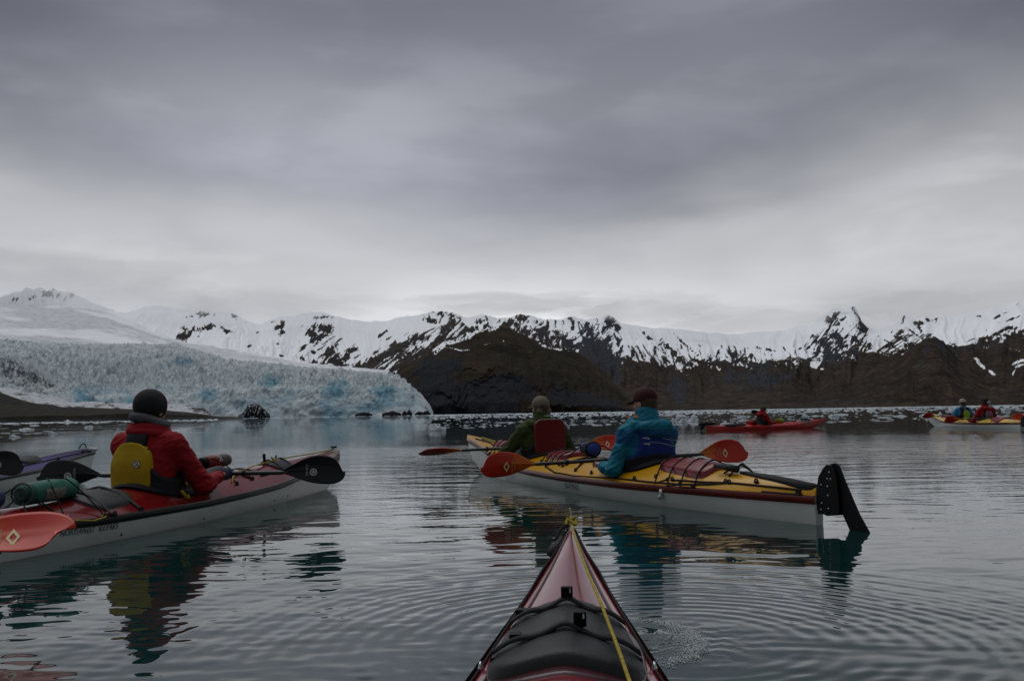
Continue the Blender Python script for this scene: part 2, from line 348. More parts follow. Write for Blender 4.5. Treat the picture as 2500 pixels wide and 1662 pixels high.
# ---- spur on the right
spur = [(1840,936),(1900,915),(1960,880),(2010,852),(2060,826),(2100,800),(2139,774),(2150,775),(2172,786),(2190,803),(2215,828),(2260,860),(2320,895),(2400,930)]
def n_sp(A, R, X, Y, Z, T):
    g = ridged((A+fbm(A*9, R/900, None, 3, 33)*.02)*60, R/2200, 5, 61, .55)-1.0
    iso = fbm(X/260, Y/260, None, 6, 15)
    env = np.interp(T, [0, .3, 1.4, 2, 3], [0, .25, 1, .12, .6])*np.clip(Z/60, 0, 1)
    return env*(g*26+iso*34), env*iso*90
def s_sp(px, py, V, T, A, R):
    lx, ly = zip(*spur); d = py-np.interp(px, lx, ly)
    return {'snow': np.clip(blobs(px, py, [(2105,797,14,4,-32),(2080,815,9,2.5,-36),(2090,806,12,2,-30)], fbm(V[:, 0]/60, V[:, 2]/60, None, 3, 4)), 0, 1)*.9,
            'cliff': blobs(px, py, [(2168,800,8,26,-30),(2130,820,5,30,20)], fbm(V[:, 0]/60, V[:, 2]/60, None, 3, 5))}
massif('spur', 1840, 2400, 620, [(3560, -8, 6), (3600, 3, 60), (3900, [(a, (hor(a)+b)/2+8) for a, b in spur], 70), (4350, spur, 30), (4900, -10, 1)], n_sp, s_sp, M_rock)

# ---- dark headland beside the glacier
hl = [(815,952),(860,900),(895,862),(916,850),(940,842),(964,833),(990,818),(1009,804),(1028,790),(1050,784),(1076,778),(1095,765),(1112,757),(1134,752),(1160,755),(1180,763),(1204,772),(1236,788),(1268,801),(1300,805),(1330,815),(1348,827),(1380,852),(1406,878),(1430,905),(1450,925),(1480,942),(1510,948)]
hm = [(815,953),(900,948),(930,890),(960,862),(1000,855),(1060,852),(1150,848),(1240,858),(1320,872),(1380,895),(1430,925),(1480,945),(1510,949)]
def n_hd(A, R, X, Y, Z, T):
    g = ridged((A+fbm(A*20, R/500, None, 3, 43)*.02)*110, R/900, 5, 71, .55)-1.0
    iso = fbm(X/110, Y/110, None, 6, 25)
    env = np.interp(T, [0, .5, 1, 2, 3, 4], [0, .5, 1, 1, .42, .6])*np.clip(Z/25, 0, 1)
    return env*(g*16+iso*22), env*(iso*80+g*34)
def s_hd(px, py, V, T, A, R):
    warp = fbm(V[:, 0]/50, V[:, 2]/26, V[:, 1]/50, 5, 78)*.6
    lx, ly = zip(*hl); d = py-np.interp(px, lx, ly)
    sn = np.clip(blobs(px, py, [(1050,804,26,2.6,12),(1076,806,9,2,0),(1020,797,8,3,20),(1125,792,14,1.6,-10),(1160,785,2,8,-10),(1258,797,20,5,10),(1290,805,18,4,12),(1310,809,14,3,10),(1245,790,10,4,20),(905,862,24,4,-40),(893,870,30,4,-42)], warp*1.5-.15)-np.clip(np.abs(fbm(px/6, py/4, None, 4, 66))*2.2-.15, 0, .8)
         + smoothstep(7-d+fbm(px/14, py/14, None, 4, 55)*9, -3, 3)*((px < 1150) & (px > 1000))*.9, 0, 1)
    fold = fbm(px/30, py/60, None, 4, 91)
    cl = smoothstep(py+fold*55, 868, 892)*smoothstep(-(px+fold*40), -1260, -1150)
    cl = np.maximum(cl, blobs(px, py, [(1030,845,40,18,-20),(1000,880,50,60,0),(1320,920,60,22,10),(1400,930,40,14,0),(1200,900,50,26,20)], warp))
    return {'snow': sn, 'cliff': cl}
massif('headland', 815, 1510, 900, [(1800, -6, 8), (1806, [(815,953),(940,950),(1000,935),(1250,932),(1400,938),(1510,950)], 60), (1980, hm, 90), (2300, hl, 30), (2700, -10, 1)], n_hd, s_hd, M_head)

# ---- ice
def ice_mat(name, base=(.82, .90, .93), blue=(.25, .52, .65), dirty=(.12, .12, .12), sc=1.0):
    m, t, p = new_mat(name)
    co = t.node('ShaderNodeTexCoord').outputs['Object']
    at = lambda k: [setattr(n := t.node('ShaderNodeAttribute'), 'attribute_name', k), n][1].outputs['Fac']
    n1 = t.noise(co, .012*sc, 9, .62, .5); n2 = t.noise(co, .06*sc, 10, .72, .3)
    c = t.mix(t.smooth(t.m('ADD', at('blue'), t.m('MULTIPLY', t.m('SUBTRACT', n1, .5), 1.6)), .35, 1.0), base, blue)
    c = t.mix(t.m('MULTIPLY', t.smooth(n2, .5, .62), .35), c, (.36, .48, .55))
    crk = t.m('ABSOLUTE', t.m('SUBTRACT', t.noise(t.mapping(co, (1, 1, .6)), .032*sc, 7, .6, .6), .5)); c = t.mix(t.m('MULTIPLY', t.m('SUBTRACT', 1.0, t.smooth(crk, .0, .028)), .55), c, (.16, .26, .31))  # thin dark crevasse lines: the shade inside them is mixed into the colour
    c = t.mix(t.smooth(t.m('ADD', at('dirt'), t.m('MULTIPLY', t.m('SUBTRACT', n2, .5), 1.9)), .42, .8), c, dirty)
    c = t.mix(t.smooth(at('snow'), .2, .9), c, (.86, .88, .92))
    t.put(p.inputs['Base Color'], c); p.inputs['Roughness'].default_value = .8; p.inputs['Specular IOR Level'].default_value = .25
    b = t.node('ShaderNodeBump'); b.inputs['Distance'].default_value = 22/sc; b.inputs['Strength'].default_value = .9
    t.put(b.inputs['Height'], t.m('MULTIPLY', t.noise(co, .05*sc, 12, .72, .4), t.m('SUBTRACT', 1.0, t.m('MULTIPLY', at('snow'), .85)))); t.l.new(b.outputs[0], p.inputs['Normal'])
    return m
M_ice = ice_mat('glacier_ice')
gtop = [(-120,775),(0,781),(100,786),(200,790),(300,789),(380,790),(405,788),(425,794),(450,803),(480,812),(520,826),(560,831),(620,834),(700,842),(800,852),(880,857),(935,866),(958,884),(975,905),(990,928),(998,947)]
gmid = [(-120,850),(200,850),(400,845),(500,850),(600,858),(700,864),(850,872),(925,882),(955,897),(977,915),(990,933),(998,949)]
gface = [(-120,905),(100,905),(300,910),(400,908),(480,898),(560,890),(700,888),(800,890),(900,892),(945,902),(970,922),(990,940),(998,951)]
def n_gl(A, R, X, Y, Z, T):
    wx = fbm(X/70, Y/70, None, 3, 4)*22; wy = fbm(X/70+9, Y/70, None, 3, 6)*22
    ser = np.abs(perlin((X+wx)/19, (Y+wy)/23, None, 12))*1.7+np.abs(perlin((X+wx)/9, (Y+wy)/11, None, 13))*1.2+fbm(X/5, Y/5, None, 3, 3)*.7
    big_ = fbm(X/170, Y/170, None, 4, 44)
    edge_ = np.interp(proj(np.stack([X, Y, np.maximum(Z, 1)], -1))[0], [900, 995], [1, .25])
    env = np.interp(T, [0, .6, 1, 2, 3, 3.3], [.0, .15, .5, 1, .5, .3])*edge_; er = np.interp(T, [0, 1, 1.3, 2], [.55, .3, .3, .8])*edge_
    return env*((ser-1.1)*17+big_*30*np.interp(T, [1, 1.6, 2.4, 3], [0, 1, 1, 0])), er*(perlin((X+wx)/24, Z/26, None, 51)*16+perlin((X+wx)/9, Z/7, None, 52)*9+fbm(X/5, Z/4, None, 3, 8)*3+big_*10)
def s_gl(px, py, V, T, A, R):
    wv = fbm(V[:, 0]/60, V[:, 2]/30, V[:, 1]/60, 4, 8)
    blue = np.interp(T, [0, .6, 1, 1.6, 2.4, 3], [.5, .55, .45, .38, .22, .05])+wv*.5
    blue = np.maximum(blue, blobs(px, py, [(430,835,34,16,20),(620,880,24,34,60),(880,905,40,30,0),(480,905,40,30,0),(300,925,40,14,20),(190,915,40,20,30),(770,900,50,30,0)], wv*.6)*.95)
    lx = [0, 60, 110, 145, 150, 160]; dirt = blobs(px, py, [(40,860,70,34,10),(85,895,58,26,12),(20,835,60,20,5)], wv)*.66
    dirt = np.maximum(dirt, np.interp(px, [0, 120, 420, 560], [.42, .34, .25, .05])*np.interp(py, [780, 800, 840], [1, .7, .15])+wv*.2)
    dirt = np.maximum(dirt, smoothstep(px, 890, 960)*.40+wv*.2)
    sn = smoothstep(-(px-(790+(py-900)*.0)), -60, 60)*0
    return {'blue': np.clip(blue, 0, 1), 'dirt': np.clip(dirt, 0, 1), 'snow': np.clip(sn, 0, 1)}
massif('glacier', -130, 998, 1150, [(1400, -3, 26), (1440, gface, 70), (1700, gmid, 110), (2250, gtop, 26), (2520, [(a_, b_+4) for a_, b_ in gtop], 1)], n_gl, s_gl, M_ice)
# upper glacier and the snow basin behind
M_up = ice_mat('upper_glacier_snow', (.80, .83, .86), (.52, .66, .74), (.4, .42, .43), sc=.6)
utop = [(-130,690),(0,700),(60,703),(120,706),(200,713),(250,724),(290,738),(330,757),(360,770),(400,786),(440,797),(520,806),(600,818),(680,832),(760,845),(860,856),(930,864),(998,952)]
ulow = [(-130,785),(0,783),(200,794),(400,800),(450,812),(520,830),(700,846),(930,870),(998,955)]
umid = [(-130,745),(0,748),(150,752),(260,765),(330,778),(400,793),(450,803),(520,816),(600,826),(760,850),(930,868),(998,954)]
def n_up(A, R, X, Y, Z, T):
    n = np.abs(perlin(X/60, Y/60, None, 3))*2+fbm(X/30, Y/30, None, 4, 2)
    b = fbm(X/300, Y/300, None, 4, 6)
    env = np.interp(T, [0, 1, 2, 2.5, 3], [.5, 1, .9, .3, .2])
    return env*(n*5+b*14), env*b*40
def s_up(px, py, V, T, A, R):
    wv = fbm(V[:, 0]/200, V[:, 1]/200, None, 4, 18)
    smooth_ = np.maximum(smoothstep(px+wv*60, 250, 420)*.0+smoothstep(-(py-(770-px*.02)+wv*20), -20, 40)*.35, 0)
    smooth_ = np.maximum(smooth_, .50+smoothstep(wv, -.15, .3)*.45)
    return {'blue': np.clip(.30+wv*.5, 0, 1), 'dirt': np.clip(.08+wv*.2, 0, 1), 'snow': np.clip(smooth_, 0, 1)}
massif('upper_glacier', -130, 998, 700, [(2420, ulow, 30), (2900, umid, 50), (3560, utop, 24), (3900, 100, 1)], n_up, s_up, M_up)
# snow lip in front of the far range: peak at the far left
M_pk = rock_mat('far_peak', (.10, .10, .11), (.10, .10, .11), snow=(.80, .82, .86))  # paler rock, greyer snow: the peak's fading in cloud is painted in
pk = [(-120,704),(-40,694),(0,684),(25,676),(50,671),(62,664),(78,668),(92,662),(108,670),(122,666),(140,673),(158,671),(180,682),(205,694),(235,706),(260,714)]
massif('far_peak', -120, 260, 260, [(6600, 300, 30), (7400, pk, 12), (8200, 100, 1)],
       lambda A, R, X, Y, Z, T: ((ridged(A*120, R/1200, 4, 5)-1)*22*np.interp(T, [0, .8, 1, 2], [1, 1, .45, 1]), 60*perlin(A*150, R/300, None, 8)),
       lambda px, py, V, T, A, R: {'snow': np.clip(1-blobs(px, py, ROCKS[:7], fbm(px/7, py/6, None, 4, 2)*1.3)*.8-np.clip(fbm(px/9-py/6, py/12, None, 4, 22)*1.6-.25, 0, .6), 0, 1), 'cliff': np.zeros(len(px))}, M_pk)

# ---- low shore in front of the glacier at the left, with its snowbank
M_shore, t, p = new_mat('shore_earth')
co = t.node('ShaderNodeTexCoord').outputs['Object']
c = t.mix(t.smooth(t.noise(co, .05, 6, .65), .4, .6), (.024, .020, .010), (.012, .012, .010))
c = t.mix(t.m('MULTIPLY', t.smooth(t.noise(co, .4, 8, .75), .5, .7), .8), c, (.045, .042, .038))
sz = t.node('ShaderNodeSeparateXYZ'); t.put(sz.inputs[0], co)
c = t.mix(t.m('SUBTRACT', 1.0, t.smooth(t.m('ADD', sz.outputs[2], t.m('MULTIPLY', t.noise(co, .1), 2.0)), 1.6, 2.8)), c, (.040, .042, .044))
t.put(p.inputs['Base Color'], c); p.inputs['Roughness'].default_value = .9; p.inputs['Specular IOR Level'].default_value = .15
b = t.node('ShaderNodeBump'); b.inputs['Distance'].default_value = 1.2; t.put(b.inputs['Height'], t.noise(co, .35, 8, .75)); t.l.new(b.outputs[0], p.inputs['Normal'])
sh = [(-130,890),(0,904),(30,914),(60,924),(85,929),(115,930),(140,936),(200,939),(300,942),(380,945),(430,949),(470,954),(490,958),(560,960)]
massif('shore', -130, 560, 500, [(560, -1.5, 10), (566, [(-130,964),(0,961),(200,955),(380,953),(470,957),(495,960),(520,963),(560,966)], 30), (640, sh, 16), (760, -2, 1)],
       lambda A, R, X, Y, Z, T: (fbm(X/14, Y/14, None, 5, 3)*1.0*np.clip(Z/3, 0, 1)*np.interp(T, [0, 1, 2, 3], [.4, 1, .4, 1]), 8*perlin(X/30, Y/40, None, 5)*np.interp(T, [0, 1, 2], [1, .8, .5])),
       lambda px, py, V, T, A, R: {}, M_shore)
M_bank = ice_mat('old_snowbank', (.72, .73, .76), (.6, .66, .72), (.05, .045, .04), sc=3)
bk = [(-130,880),(0,892),(40,900),(75,908),(120,916),(160,924),(230,925),(300,928),(350,932),(400,932),(440,936),(470,941),(480,950),(500,960)]
massif('snowbank', -130, 500, 500, [(1180, [(-130,950),(500,962)], 30), (1230, [(a, b+9) for a, b in bk], 30), (1290, bk, 12), (1380, -2, 1)],
       lambda A, R, X, Y, Z, T: (fbm(X/30, Y/30, None, 5, 3)*4*np.clip(Z/8, 0, 1), 0*Z),
       lambda px, py, V, T, A, R: {'blue': np.full(len(px), .1), 'snow': np.zeros(len(px)), 'dirt': np.clip(.36+fbm(px/30+py/9, py/5, None, 4, 3)*.9+blobs(px, py, [(255,931,26,4,32),(470,945,26,8,0)], 0*px)*.5, 0, 1)}, M_bank)

# ---- water
print('land done')
# ================================================================ WATER
SPL = at_z(1545, 1475)          # where a paddle has just left the water
def waves(X, Y, cell):
    R = np.hypot(X, Y); h = np.zeros_like(X)
    rng = np.random.RandomState(5)
    # calm far away and close in, ruffled between 6 and 25 m
    pat = fbm(X/9, Y/5, None, 3, 71)
    ruf = np.interp(R, [0, 3, 5, 8, 16, 26, 40, 60], [.55, .6, .9, 1.35, 1.4, .9, .35, .15])*np.clip(1+pat*.9, .25, 2)
    for i in range(64):
        lam = .07*(12 ** (rng.rand()**1.3)); th = rng.rand()*math.pi*2
        if rng.rand() < .78: th = rad(84)+rng.randn()*.38
        amp = .00055*lam**.95*(.6+.8*rng.rand())
        k = 2*math.pi/lam
        wv = np.sin(k*(X*math.cos(th)+Y*math.sin(th))+rng.rand()*7+.8*perlin(X*.9, Y*.9, None, i))
        filt = np.clip((lam/cell-2.5)/2.5, 0, 1)
        loc = ruf if lam < .35 else np.minimum(ruf*.6+.5, 1.1)
        h += amp*wv*filt*loc*(1.0 if lam < .25 else .42)
    # spreading rings from the paddle stroke and from our own bow
    for (c, r0, lam, a, r1, ph) in ((SPL, .25, .08, .0006, 1.5, 0), (SPL, .5, .17, .0004, 2.2, .7), (SPL, .9, .42, .0010, 4.0, 1.3)):
        d = np.hypot(X-c[0], Y-c[1]); kk = 2*math.pi/lam
        dd = d+.10*perlin(X*1.1, Y*1.1, None, 3+int(lam*50))+.03*perlin(X*4, Y*4, None, 5)
        h += a*np.sin(kk*dd*(1+.10*np.sin(dd*1.3))+ph)*smoothstep(d, r0, r0*1.8)*np.exp(-((d-r1*.55)/(r1*.55))**2)*np.clip((lam/cell-2)/2, 0, 1)*(1+.6*perlin(X*.8+Y*.3, Y*.9, None, 9+int(lam*100))*1.6)
    # turned-up water inside the splash
    d = np.hypot(X-SPL[0], (Y-SPL[1]))
    h += np.exp(-(d/.22)**2)*fbm(X*22, Y*22, None, 3, 5)*.004
    return h
rings = 1250
r = .55*(70/.55)**(np.arange(rings)/(rings-1.0)); r = np.concatenate([r, 70*(9300/70)**(np.arange(1, 90)/89.0)])
a = np.concatenate([np.linspace(-math.pi, -.62, 40, endpoint=False), np.linspace(-.62, .62, 760), np.linspace(.62, math.pi, 41)[1:]])
Ag, Rg = np.meshgrid(a, r); Xg = np.sin(Ag)*Rg; Yg = np.cos(Ag)*Rg
cell = np.maximum(np.gradient(r)[:, None]*np.ones_like(Rg), Rg*.00165)
cell = np.where(np.abs(Ag) > .64, Rg*.07, cell)
Zg = waves(Xg, Yg, cell)*np.clip((95-Rg)/50, 0, 1)
V = np.stack([Xg, Yg, Zg], -1).reshape(-1, 3)
F = grid_faces(len(r), len(a))
# centre fan
V = np.vstack([V, [[0, 0, 0]]]); ci = len(V)-1; nc = len(a)
m, t, p = new_mat('fjord_water')
co = t.node('ShaderNodeTexCoord').outputs['Object']
c = t.mix(t.smooth(t.noise(co, .35, 3), .35, .65), (.003, .022, .021), (.005, .028, .027))
t.put(p.inputs['Base Color'], c)
p.inputs['IOR'].default_value = 1.333; p.inputs['Roughness'].default_value = .015; p.inputs['Specular IOR Level'].default_value = .5
cd = t.node('ShaderNodeCameraData')
sx = t.node('ShaderNodeSeparateXYZ'); t.put(sx.inputs[0], co)
dist = t.m('SQRT', t.m('ADD', t.m('POWER', sx.outputs[0], 2.0), t.m('POWER', sx.outputs[1], 2.0)))
# wind-ruffled lanes in the middle distance, quiet water towards the ice
lane = t.smooth(t.noise(t.mapping(co, (.020, .045, 1)), 1.0, 3, .5), .42, .60)
far_amt = t.m('MULTIPLY', t.smooth(dist, 3.0, 14.0), t.m('SUBTRACT', 1.0, t.m('MULTIPLY', t.smooth(dist, 17.0, 32.0), .88)))
amt = t.m('MULTIPLY', far_amt, t.m('ADD', t.m('MULTIPLY', lane, 1.0), .22))
b = t.node('ShaderNodeBump'); b.inputs['Strength'].default_value = 1.0; t.put(b.inputs['Distance'], t.m('MULTIPLY', amt, .0130))
t.put(b.inputs['Height'], t.m('ADD', t.noise(co, 6.5, 3, .6), t.m('MULTIPLY', t.noise(t.mapping(co, (.55, 1.5, 1)), 1.5, 3, .5), 2.6))); t.l.new(b.outputs[0], p.inputs['Normal'])
wobj = obj_from('water', V, F, m); wobj['kind'] = 'structure'
cap_v = [(math.sin(q)*.56, math.cos(q)*.56, -.002) for q in np.linspace(-math.pi, math.pi, 40)]
print('water done')
# ================================================================ SHAPE KIT
class SDF:
    """distance field on a grid; smooth unions of tapered limbs, pulled out as one continuous skin"""
    def __init__(s, lo, hi, vox):
        s.lo = np.array(lo, float); s.v = vox; s.n = np.ceil((np.array(hi)-s.lo)/vox).astype(int)+1
        s.F = np.full(s.n, 1.0)
    def _sl(s, lo, hi):
        a = np.clip(np.floor((lo-s.lo)/s.v).astype(int), 0, s.n-1); b = np.clip(np.ceil((hi-s.lo)/s.v).astype(int)+1, 1, s.n)
        sl = tuple(slice(a[i], b[i]) for i in range(3))
        g = np.meshgrid(*[s.lo[i]+s.v*np.arange(a[i], b[i]) for i in range(3)], indexing='ij')
        return sl, np.stack(g, -1)
    def _u(s, sl, d, k):
        f = s.F[sl]
        if k <= 0: s.F[sl] = np.minimum(f, d); return
        h = np.clip(.5+.5*(f-d)/k, 0, 1); s.F[sl] = f*(1-h)+d*h-k*h*(1-h)
    def cap(s, a, b, ra, rb=None, k=.02, sc=None):
        a = np.array(a, float); b = np.array(b, float); rb = ra if rb is None else rb
        m = max(ra, rb)+k*2+.03
        if sc is not None: m *= max(1, max(sc))
        sl, P = s._sl(np.minimum(a, b)-m, np.maximum(a, b)+m)
        if 0 in P.shape: return s
        ab = b-a; L = (ab*ab).sum()+1e-9; t = np.clip(((P-a)@ab)/L, 0, 1)
        q = P-a-t[..., None]*ab
        if sc is not None: q = q/np.array(sc)
        s._u(sl, np.sqrt((q*q).sum(-1))-(ra+(rb-ra)*t), k); return s
    def ell(s, c, r, rot=None, k=.02, cut=False):
        c = np.array(c, float); r = np.array(r, float); m = r.max()+k*2+.03
        sl, P = s._sl(c-m, c+m)
        if 0 in P.shape: return s
        q = P-c
        if rot is not None: q = q@np.array(rot)
        kk = np.sqrt(((q/r)**2).sum(-1)); g = np.sqrt(((q/r**2)**2).sum(-1))+1e-9
        d = kk*(kk-1)/g
        if cut:
            f = s.F[sl]; h = np.clip(.5-.5*(f+d)/max(k, 1e-4), 0, 1); s.F[sl] = f*(1-h)-d*h+k*h*(1-h)
        else: s._u(sl, d, k)
        return s
    def coords(s):
        return np.stack(np.meshgrid(*[s.lo[i]+s.v*np.arange(s.n[i]) for i in range(3)], indexing='ij'), -1)
    def mesh(s):
        F = s.F; n = F.shape; ins = F < 0
        cnt = np.zeros((n[0]-1, n[1]-1, n[2]-1)); acc = np.zeros(cnt.shape+(3,))
        sl = lambda o, m: tuple(slice(o[i], n[i]-1+o[i]) for i in range(3))
        for ax in range(3):
            for c in [(0, 0), (0, 1), (1, 0), (1, 1)]:
                o = [0, 0, 0]; others = [i for i in range(3) if i != ax]; o[others[0]], o[others[1]] = c
                o2 = list(o); o2[ax] = 1
                f0 = F[sl(o, n)]; f1 = F[sl(o2, n)]; cr = (f0 < 0) != (f1 < 0)
                with np.errstate(divide='ignore', invalid='ignore'): t = np.where(cr, f0/(f0-f1), 0)
                for i in range(3):
                    acc[..., i] += np.where(cr, o[i]+(t if i == ax else 0), 0)
                cnt += cr
        act = cnt > 0; idx = np.full(cnt.shape, -1); idx[act] = np.arange(act.sum())
        base = np.argwhere(act); V = s.lo+s.v*(base+acc[act]/cnt[act][:, None])
        Fs = []
        for ax in range(3):
            o1, o2 = [(1, 2), (2, 0), (0, 1)][ax]
            a = np.moveaxis(ins, ax, 0); cr = a[:-1] != a[1:]; 
            sgn = np.moveaxis(a[:-1] & cr, 0, ax); cr = np.moveaxis(cr, 0, ax)
            I = np.argwhere(cr)
            I = I[(I[:, o1] > 0) & (I[:, o2] > 0) & (I[:, o1] < n[o1]-1) & (I[:, o2] < n[o2]-1)]
            def at(d1, d2):
                J = I.copy(); J[:, o1] -= d1; J[:, o2] -= d2; return idx[J[:, 0], J[:, 1], J[:, 2]]
            q = np.stack([at(1, 1), at(0, 1), at(0, 0), at(1, 0)], -1)
            fl = ~sgn[I[:, 0], I[:, 1], I[:, 2]]; q[fl] = q[fl][:, ::-1]; Fs.append(q)
        Q = np.concatenate(Fs); Q = Q[(Q >= 0).all(1)]
        return V, Q
    def build(s, name, mat, parent, disp=None, relax=1):
        V, Q = s.mesh()
        for _ in range(relax):          # light smoothing
            acc = np.zeros_like(V); c = np.zeros(len(V))
            for i in range(4):
                np.add.at(acc, Q[:, i], V[Q[:, (i+1) % 4]]); np.add.at(c, Q[:, i], 1)
            V = V*.5+.5*acc/np.maximum(c, 1)[:, None]
        if disp is not None:
            N = np.zeros_like(V); e1 = V[Q[:, 2]]-V[Q[:, 0]]; e2 = V[Q[:, 3]]-V[Q[:, 1]]; fn = np.cross(e1, e2)
            for i in range(4): np.add.at(N, Q[:, i], fn)
            N /= np.linalg.norm(N, axis=1)[:, None]+1e-12
            V = V+N*disp(V)[:, None]
        return obj_from(name, V, Q, mat, parent)

def tube_mesh(paths, seg=8):
    """paths: list of (points, radius or radii) -> V, F of closed tubes"""
    V, F = [], []
    for pts, rr in paths:
        pts = np.array(pts, float); n = len(pts); rr = np.full(n, rr) if np.isscalar(rr) else np.array(rr)
        T = np.gradient(pts, axis=0); T /= np.linalg.norm(T, axis=1)[:, None]+1e-12
        up = np.array([0, 0, 1.]) if abs(T[0][2]) < .9 else np.array([1., 0, 0])
        b0 = len(V)
        for i in range(n):
            u = np.cross(T[i], up); u /= np.linalg.norm(u)+1e-12; v = np.cross(u, T[i]); up = v
            for k in range(seg):
                a = 2*math.pi*k/seg; V.append(pts[i]+rr[i]*(math.cos(a)*u+math.sin(a)*v))
        for i in range(n-1):
            for k in range(seg):
                a = b0+i*seg+k; b = b0+i*seg+(k+1) % seg; F.append((a, b, b+seg, a+seg))
        F.append(tuple(b0+k for k in range(seg))[::-1]); F.append(tuple(b0+(n-1)*seg+k for k in range(seg)))
    return V, F
def tubes(name, paths, mat, parent, seg=8, join=False):
    """each cord or rod is its own object unless joined"""
    if join:
        V, F = tube_mesh(paths, seg); return obj_from(name, V, F, mat, parent)
    o = None
    for pth in paths:
        V, F = tube_mesh([pth], seg); q = obj_from(name, V, F, mat, parent); o = o or q
    return o
def spline(P, n=8):
    """Catmull-Rom through the points"""
    P = [np.array(p, float) for p in P]; P = [2*P[0]-P[1]]+P+[2*P[-1]-P[-2]]; out = []
    for i in range(1, len(P)-2):
        for t in np.linspace(0, 1, n, endpoint=False):
            a, b, c, d = P[i-1:i+3]
            out.append(.5*((2*b)+(-a+c)*t+(2*a-5*b+4*c-d)*t*t+(-a+3*b-3*c+d)*t**3))
    out.append(P[-2]); return np.array(out)
def empty(name, loc, rz=0, rot=None):
    o = bpy.data.objects.new(name, None); COL.objects.link(o); o.location = loc
    o.rotation_euler = rot if rot else (0, 0, rz); o.empty_display_size = .2; return o
def text_mesh(txt, size, depth=.0015, spacing=1.0):
    cu = bpy.data.curves.new('lettering', 'FONT'); cu.body = txt; cu.size = size; cu.extrude = depth/2; cu.align_x = 'CENTER'; cu.align_y = 'CENTER'
    cu.space_character = spacing; cu.resolution_u = 3
    ob = bpy.data.objects.new('lettering', cu); COL.objects.link(ob)
    dg = bpy.context.evaluated_depsgraph_get(); me = ob.evaluated_get(dg).to_mesh()
    V = np.array([v.co[:] for v in me.vertices]); F = [tuple(p.vertices) for p in me.polygons]
    ob.evaluated_get(dg).to_mesh_clear(); bpy.data.objects.remove(ob); bpy.data.curves.remove(cu)
    return V, F
def ring_mark(r, w, spokes=0, z=0.0, n=28, dep=.0012):
    V, F = [], []
    for k in range(n):
        a = 2*math.pi*k/n
        for rr in (r, r-w): V.append((rr*math.cos(a), rr*math.sin(a), z))
    F += [(2*k, 2*((k+1) % n), 2*((k+1) % n)+1, 2*k+1) for k in range(n)]
    for i in range(spokes):
        a = math.pi*i/spokes+.3; c, s_ = math.cos(a), math.sin(a); b = len(V); h = w*.42
        V += [(c*r-s_*h, s_*r+c*h, z), (-c*r-s_*h, -s_*r+c*h, z), (-c*r+s_*h, -s_*r-c*h, z), (c*r+s_*h, s_*r-c*h, z)]; F.append((b, b+1, b+2, b+3))
    return np.array(V), F
def joinVF(L):
    V, F = [], []
    for v, f in L:
        b = len(V); V += [tuple(x) for x in v]; F += [tuple(i+b for i in q) for q in f]
    return V, F

# ================================================================ MATERIALS
M = {}
def gel(name, col, rough=.16, dirt=(.10, .09, .07, .16)):
    M[name] = simple(name, col, rough, .42, .07, 2.5, coat=.06, dirt=dirt); return M[name]
gel('red_gelcoat', (.15, .005, .006)); gel('faded_red_gelcoat', (.36, .045, .045), .2); gel('white_gelcoat', (.54, .55, .52), .25)
gel('purple_gelcoat', (.060, .035, .16)); gel('yellow_gelcoat', (.52, .26, .001), .26); gel('pale_yellow_gelcoat', (.60, .40, .09), .2)
gel('maroon_stripe', (.13, .010, .004), .35); gel('black_stripe', (.010, .010, .012), .3); gel('hatch_maroon', (.16, .012, .016), .3, (.2, .18, .16, .3))
M['own_red'] = simple('wine_red_gelcoat', (.170, .010, .018), .18, .36, .10, 3, coat=.1, dirt=(.25, .16, .15, .25))
M['own_dark'] = simple('dark_wine_trim', (.045, .008, .012), .3, .5, .1, 5)
M['rubber'] = simple('black_rubber', (.014, .015, .016), .5, .3, .25, 14, bump=.0008, bscale=220, dirt=(.10, .10, .10, .25))
M['black'] = simple('black_plastic', (.005, .005, .006), .5, .12, .2, 12)
M['cord'] = simple('black_cord', (.014, .013, .013), .8, .2, .2, 60)
M['yellow_cord'] = simple('yellow_cord', (.34, .26, .03), .75, .2, .25, 90, bump=.001, bscale=500)
M['white_cord'] = simple('white_cord', (.42, .42, .38), .75, .2, .2, 90)
M['neoprene'] = simple('black_neoprene', (.012, .012, .014), .85, .2, .3, 20, bump=.002, bscale=60)
M['grey_neo'] = simple('grey_neoprene', (.075, .078, .085), .85, .2, .25, 20, bump=.002, bscale=60)
M['blue_neo'] = simple('blue_neoprene', (.020, .030, .13), .8, .2, .25, 20)
M['white_plastic'] = simple('white_plastic', (.55, .55, .53), .4, .4, .1, 30)
M['mark_white'] = simple('white_print', (.62, .62, .60), .5, .3, .1, 40)
M['mark_cream'] = simple('cream_print', (.70, .60, .30), .5, .3, .1, 40)
M['mark_black'] = simple('black_print', (.012, .012, .012), .5, .3, .1, 40)
M['steel'] = simple('steel', (.45, .45, .45), .3, .5, .1, 40, metal=1)
def cloth(name, col, bump=.006, scale=26, rough=.8):
    M[name] = simple(name, col, rough, .25, .10, 7, bump=bump, bscale=scale); return M[name]
cloth('red_shell', (.24, .003, .008)); cloth('dark_red_vest', (.12, .006, .006), .002); cloth('green_shell', (.030, .045, .008)); cloth('teal_shell', (.004, .14, .21))
cloth('teal_shoulder', (.005, .075, .17)); cloth('blue_vest', (.008, .022, .15), .003); cloth('yellow_vest', (.38, .24, .005), .003); cloth('black_vest', (.012, .012, .014), .003)
cloth('grey_fleece', (.085, .085, .09), .003); cloth('lime_vest', (.20, .30, .02), .003); cloth('sky_blue_shell', (.02, .16, .36)); cloth('pink_grey_vest', (.22, .10, .12), .003)
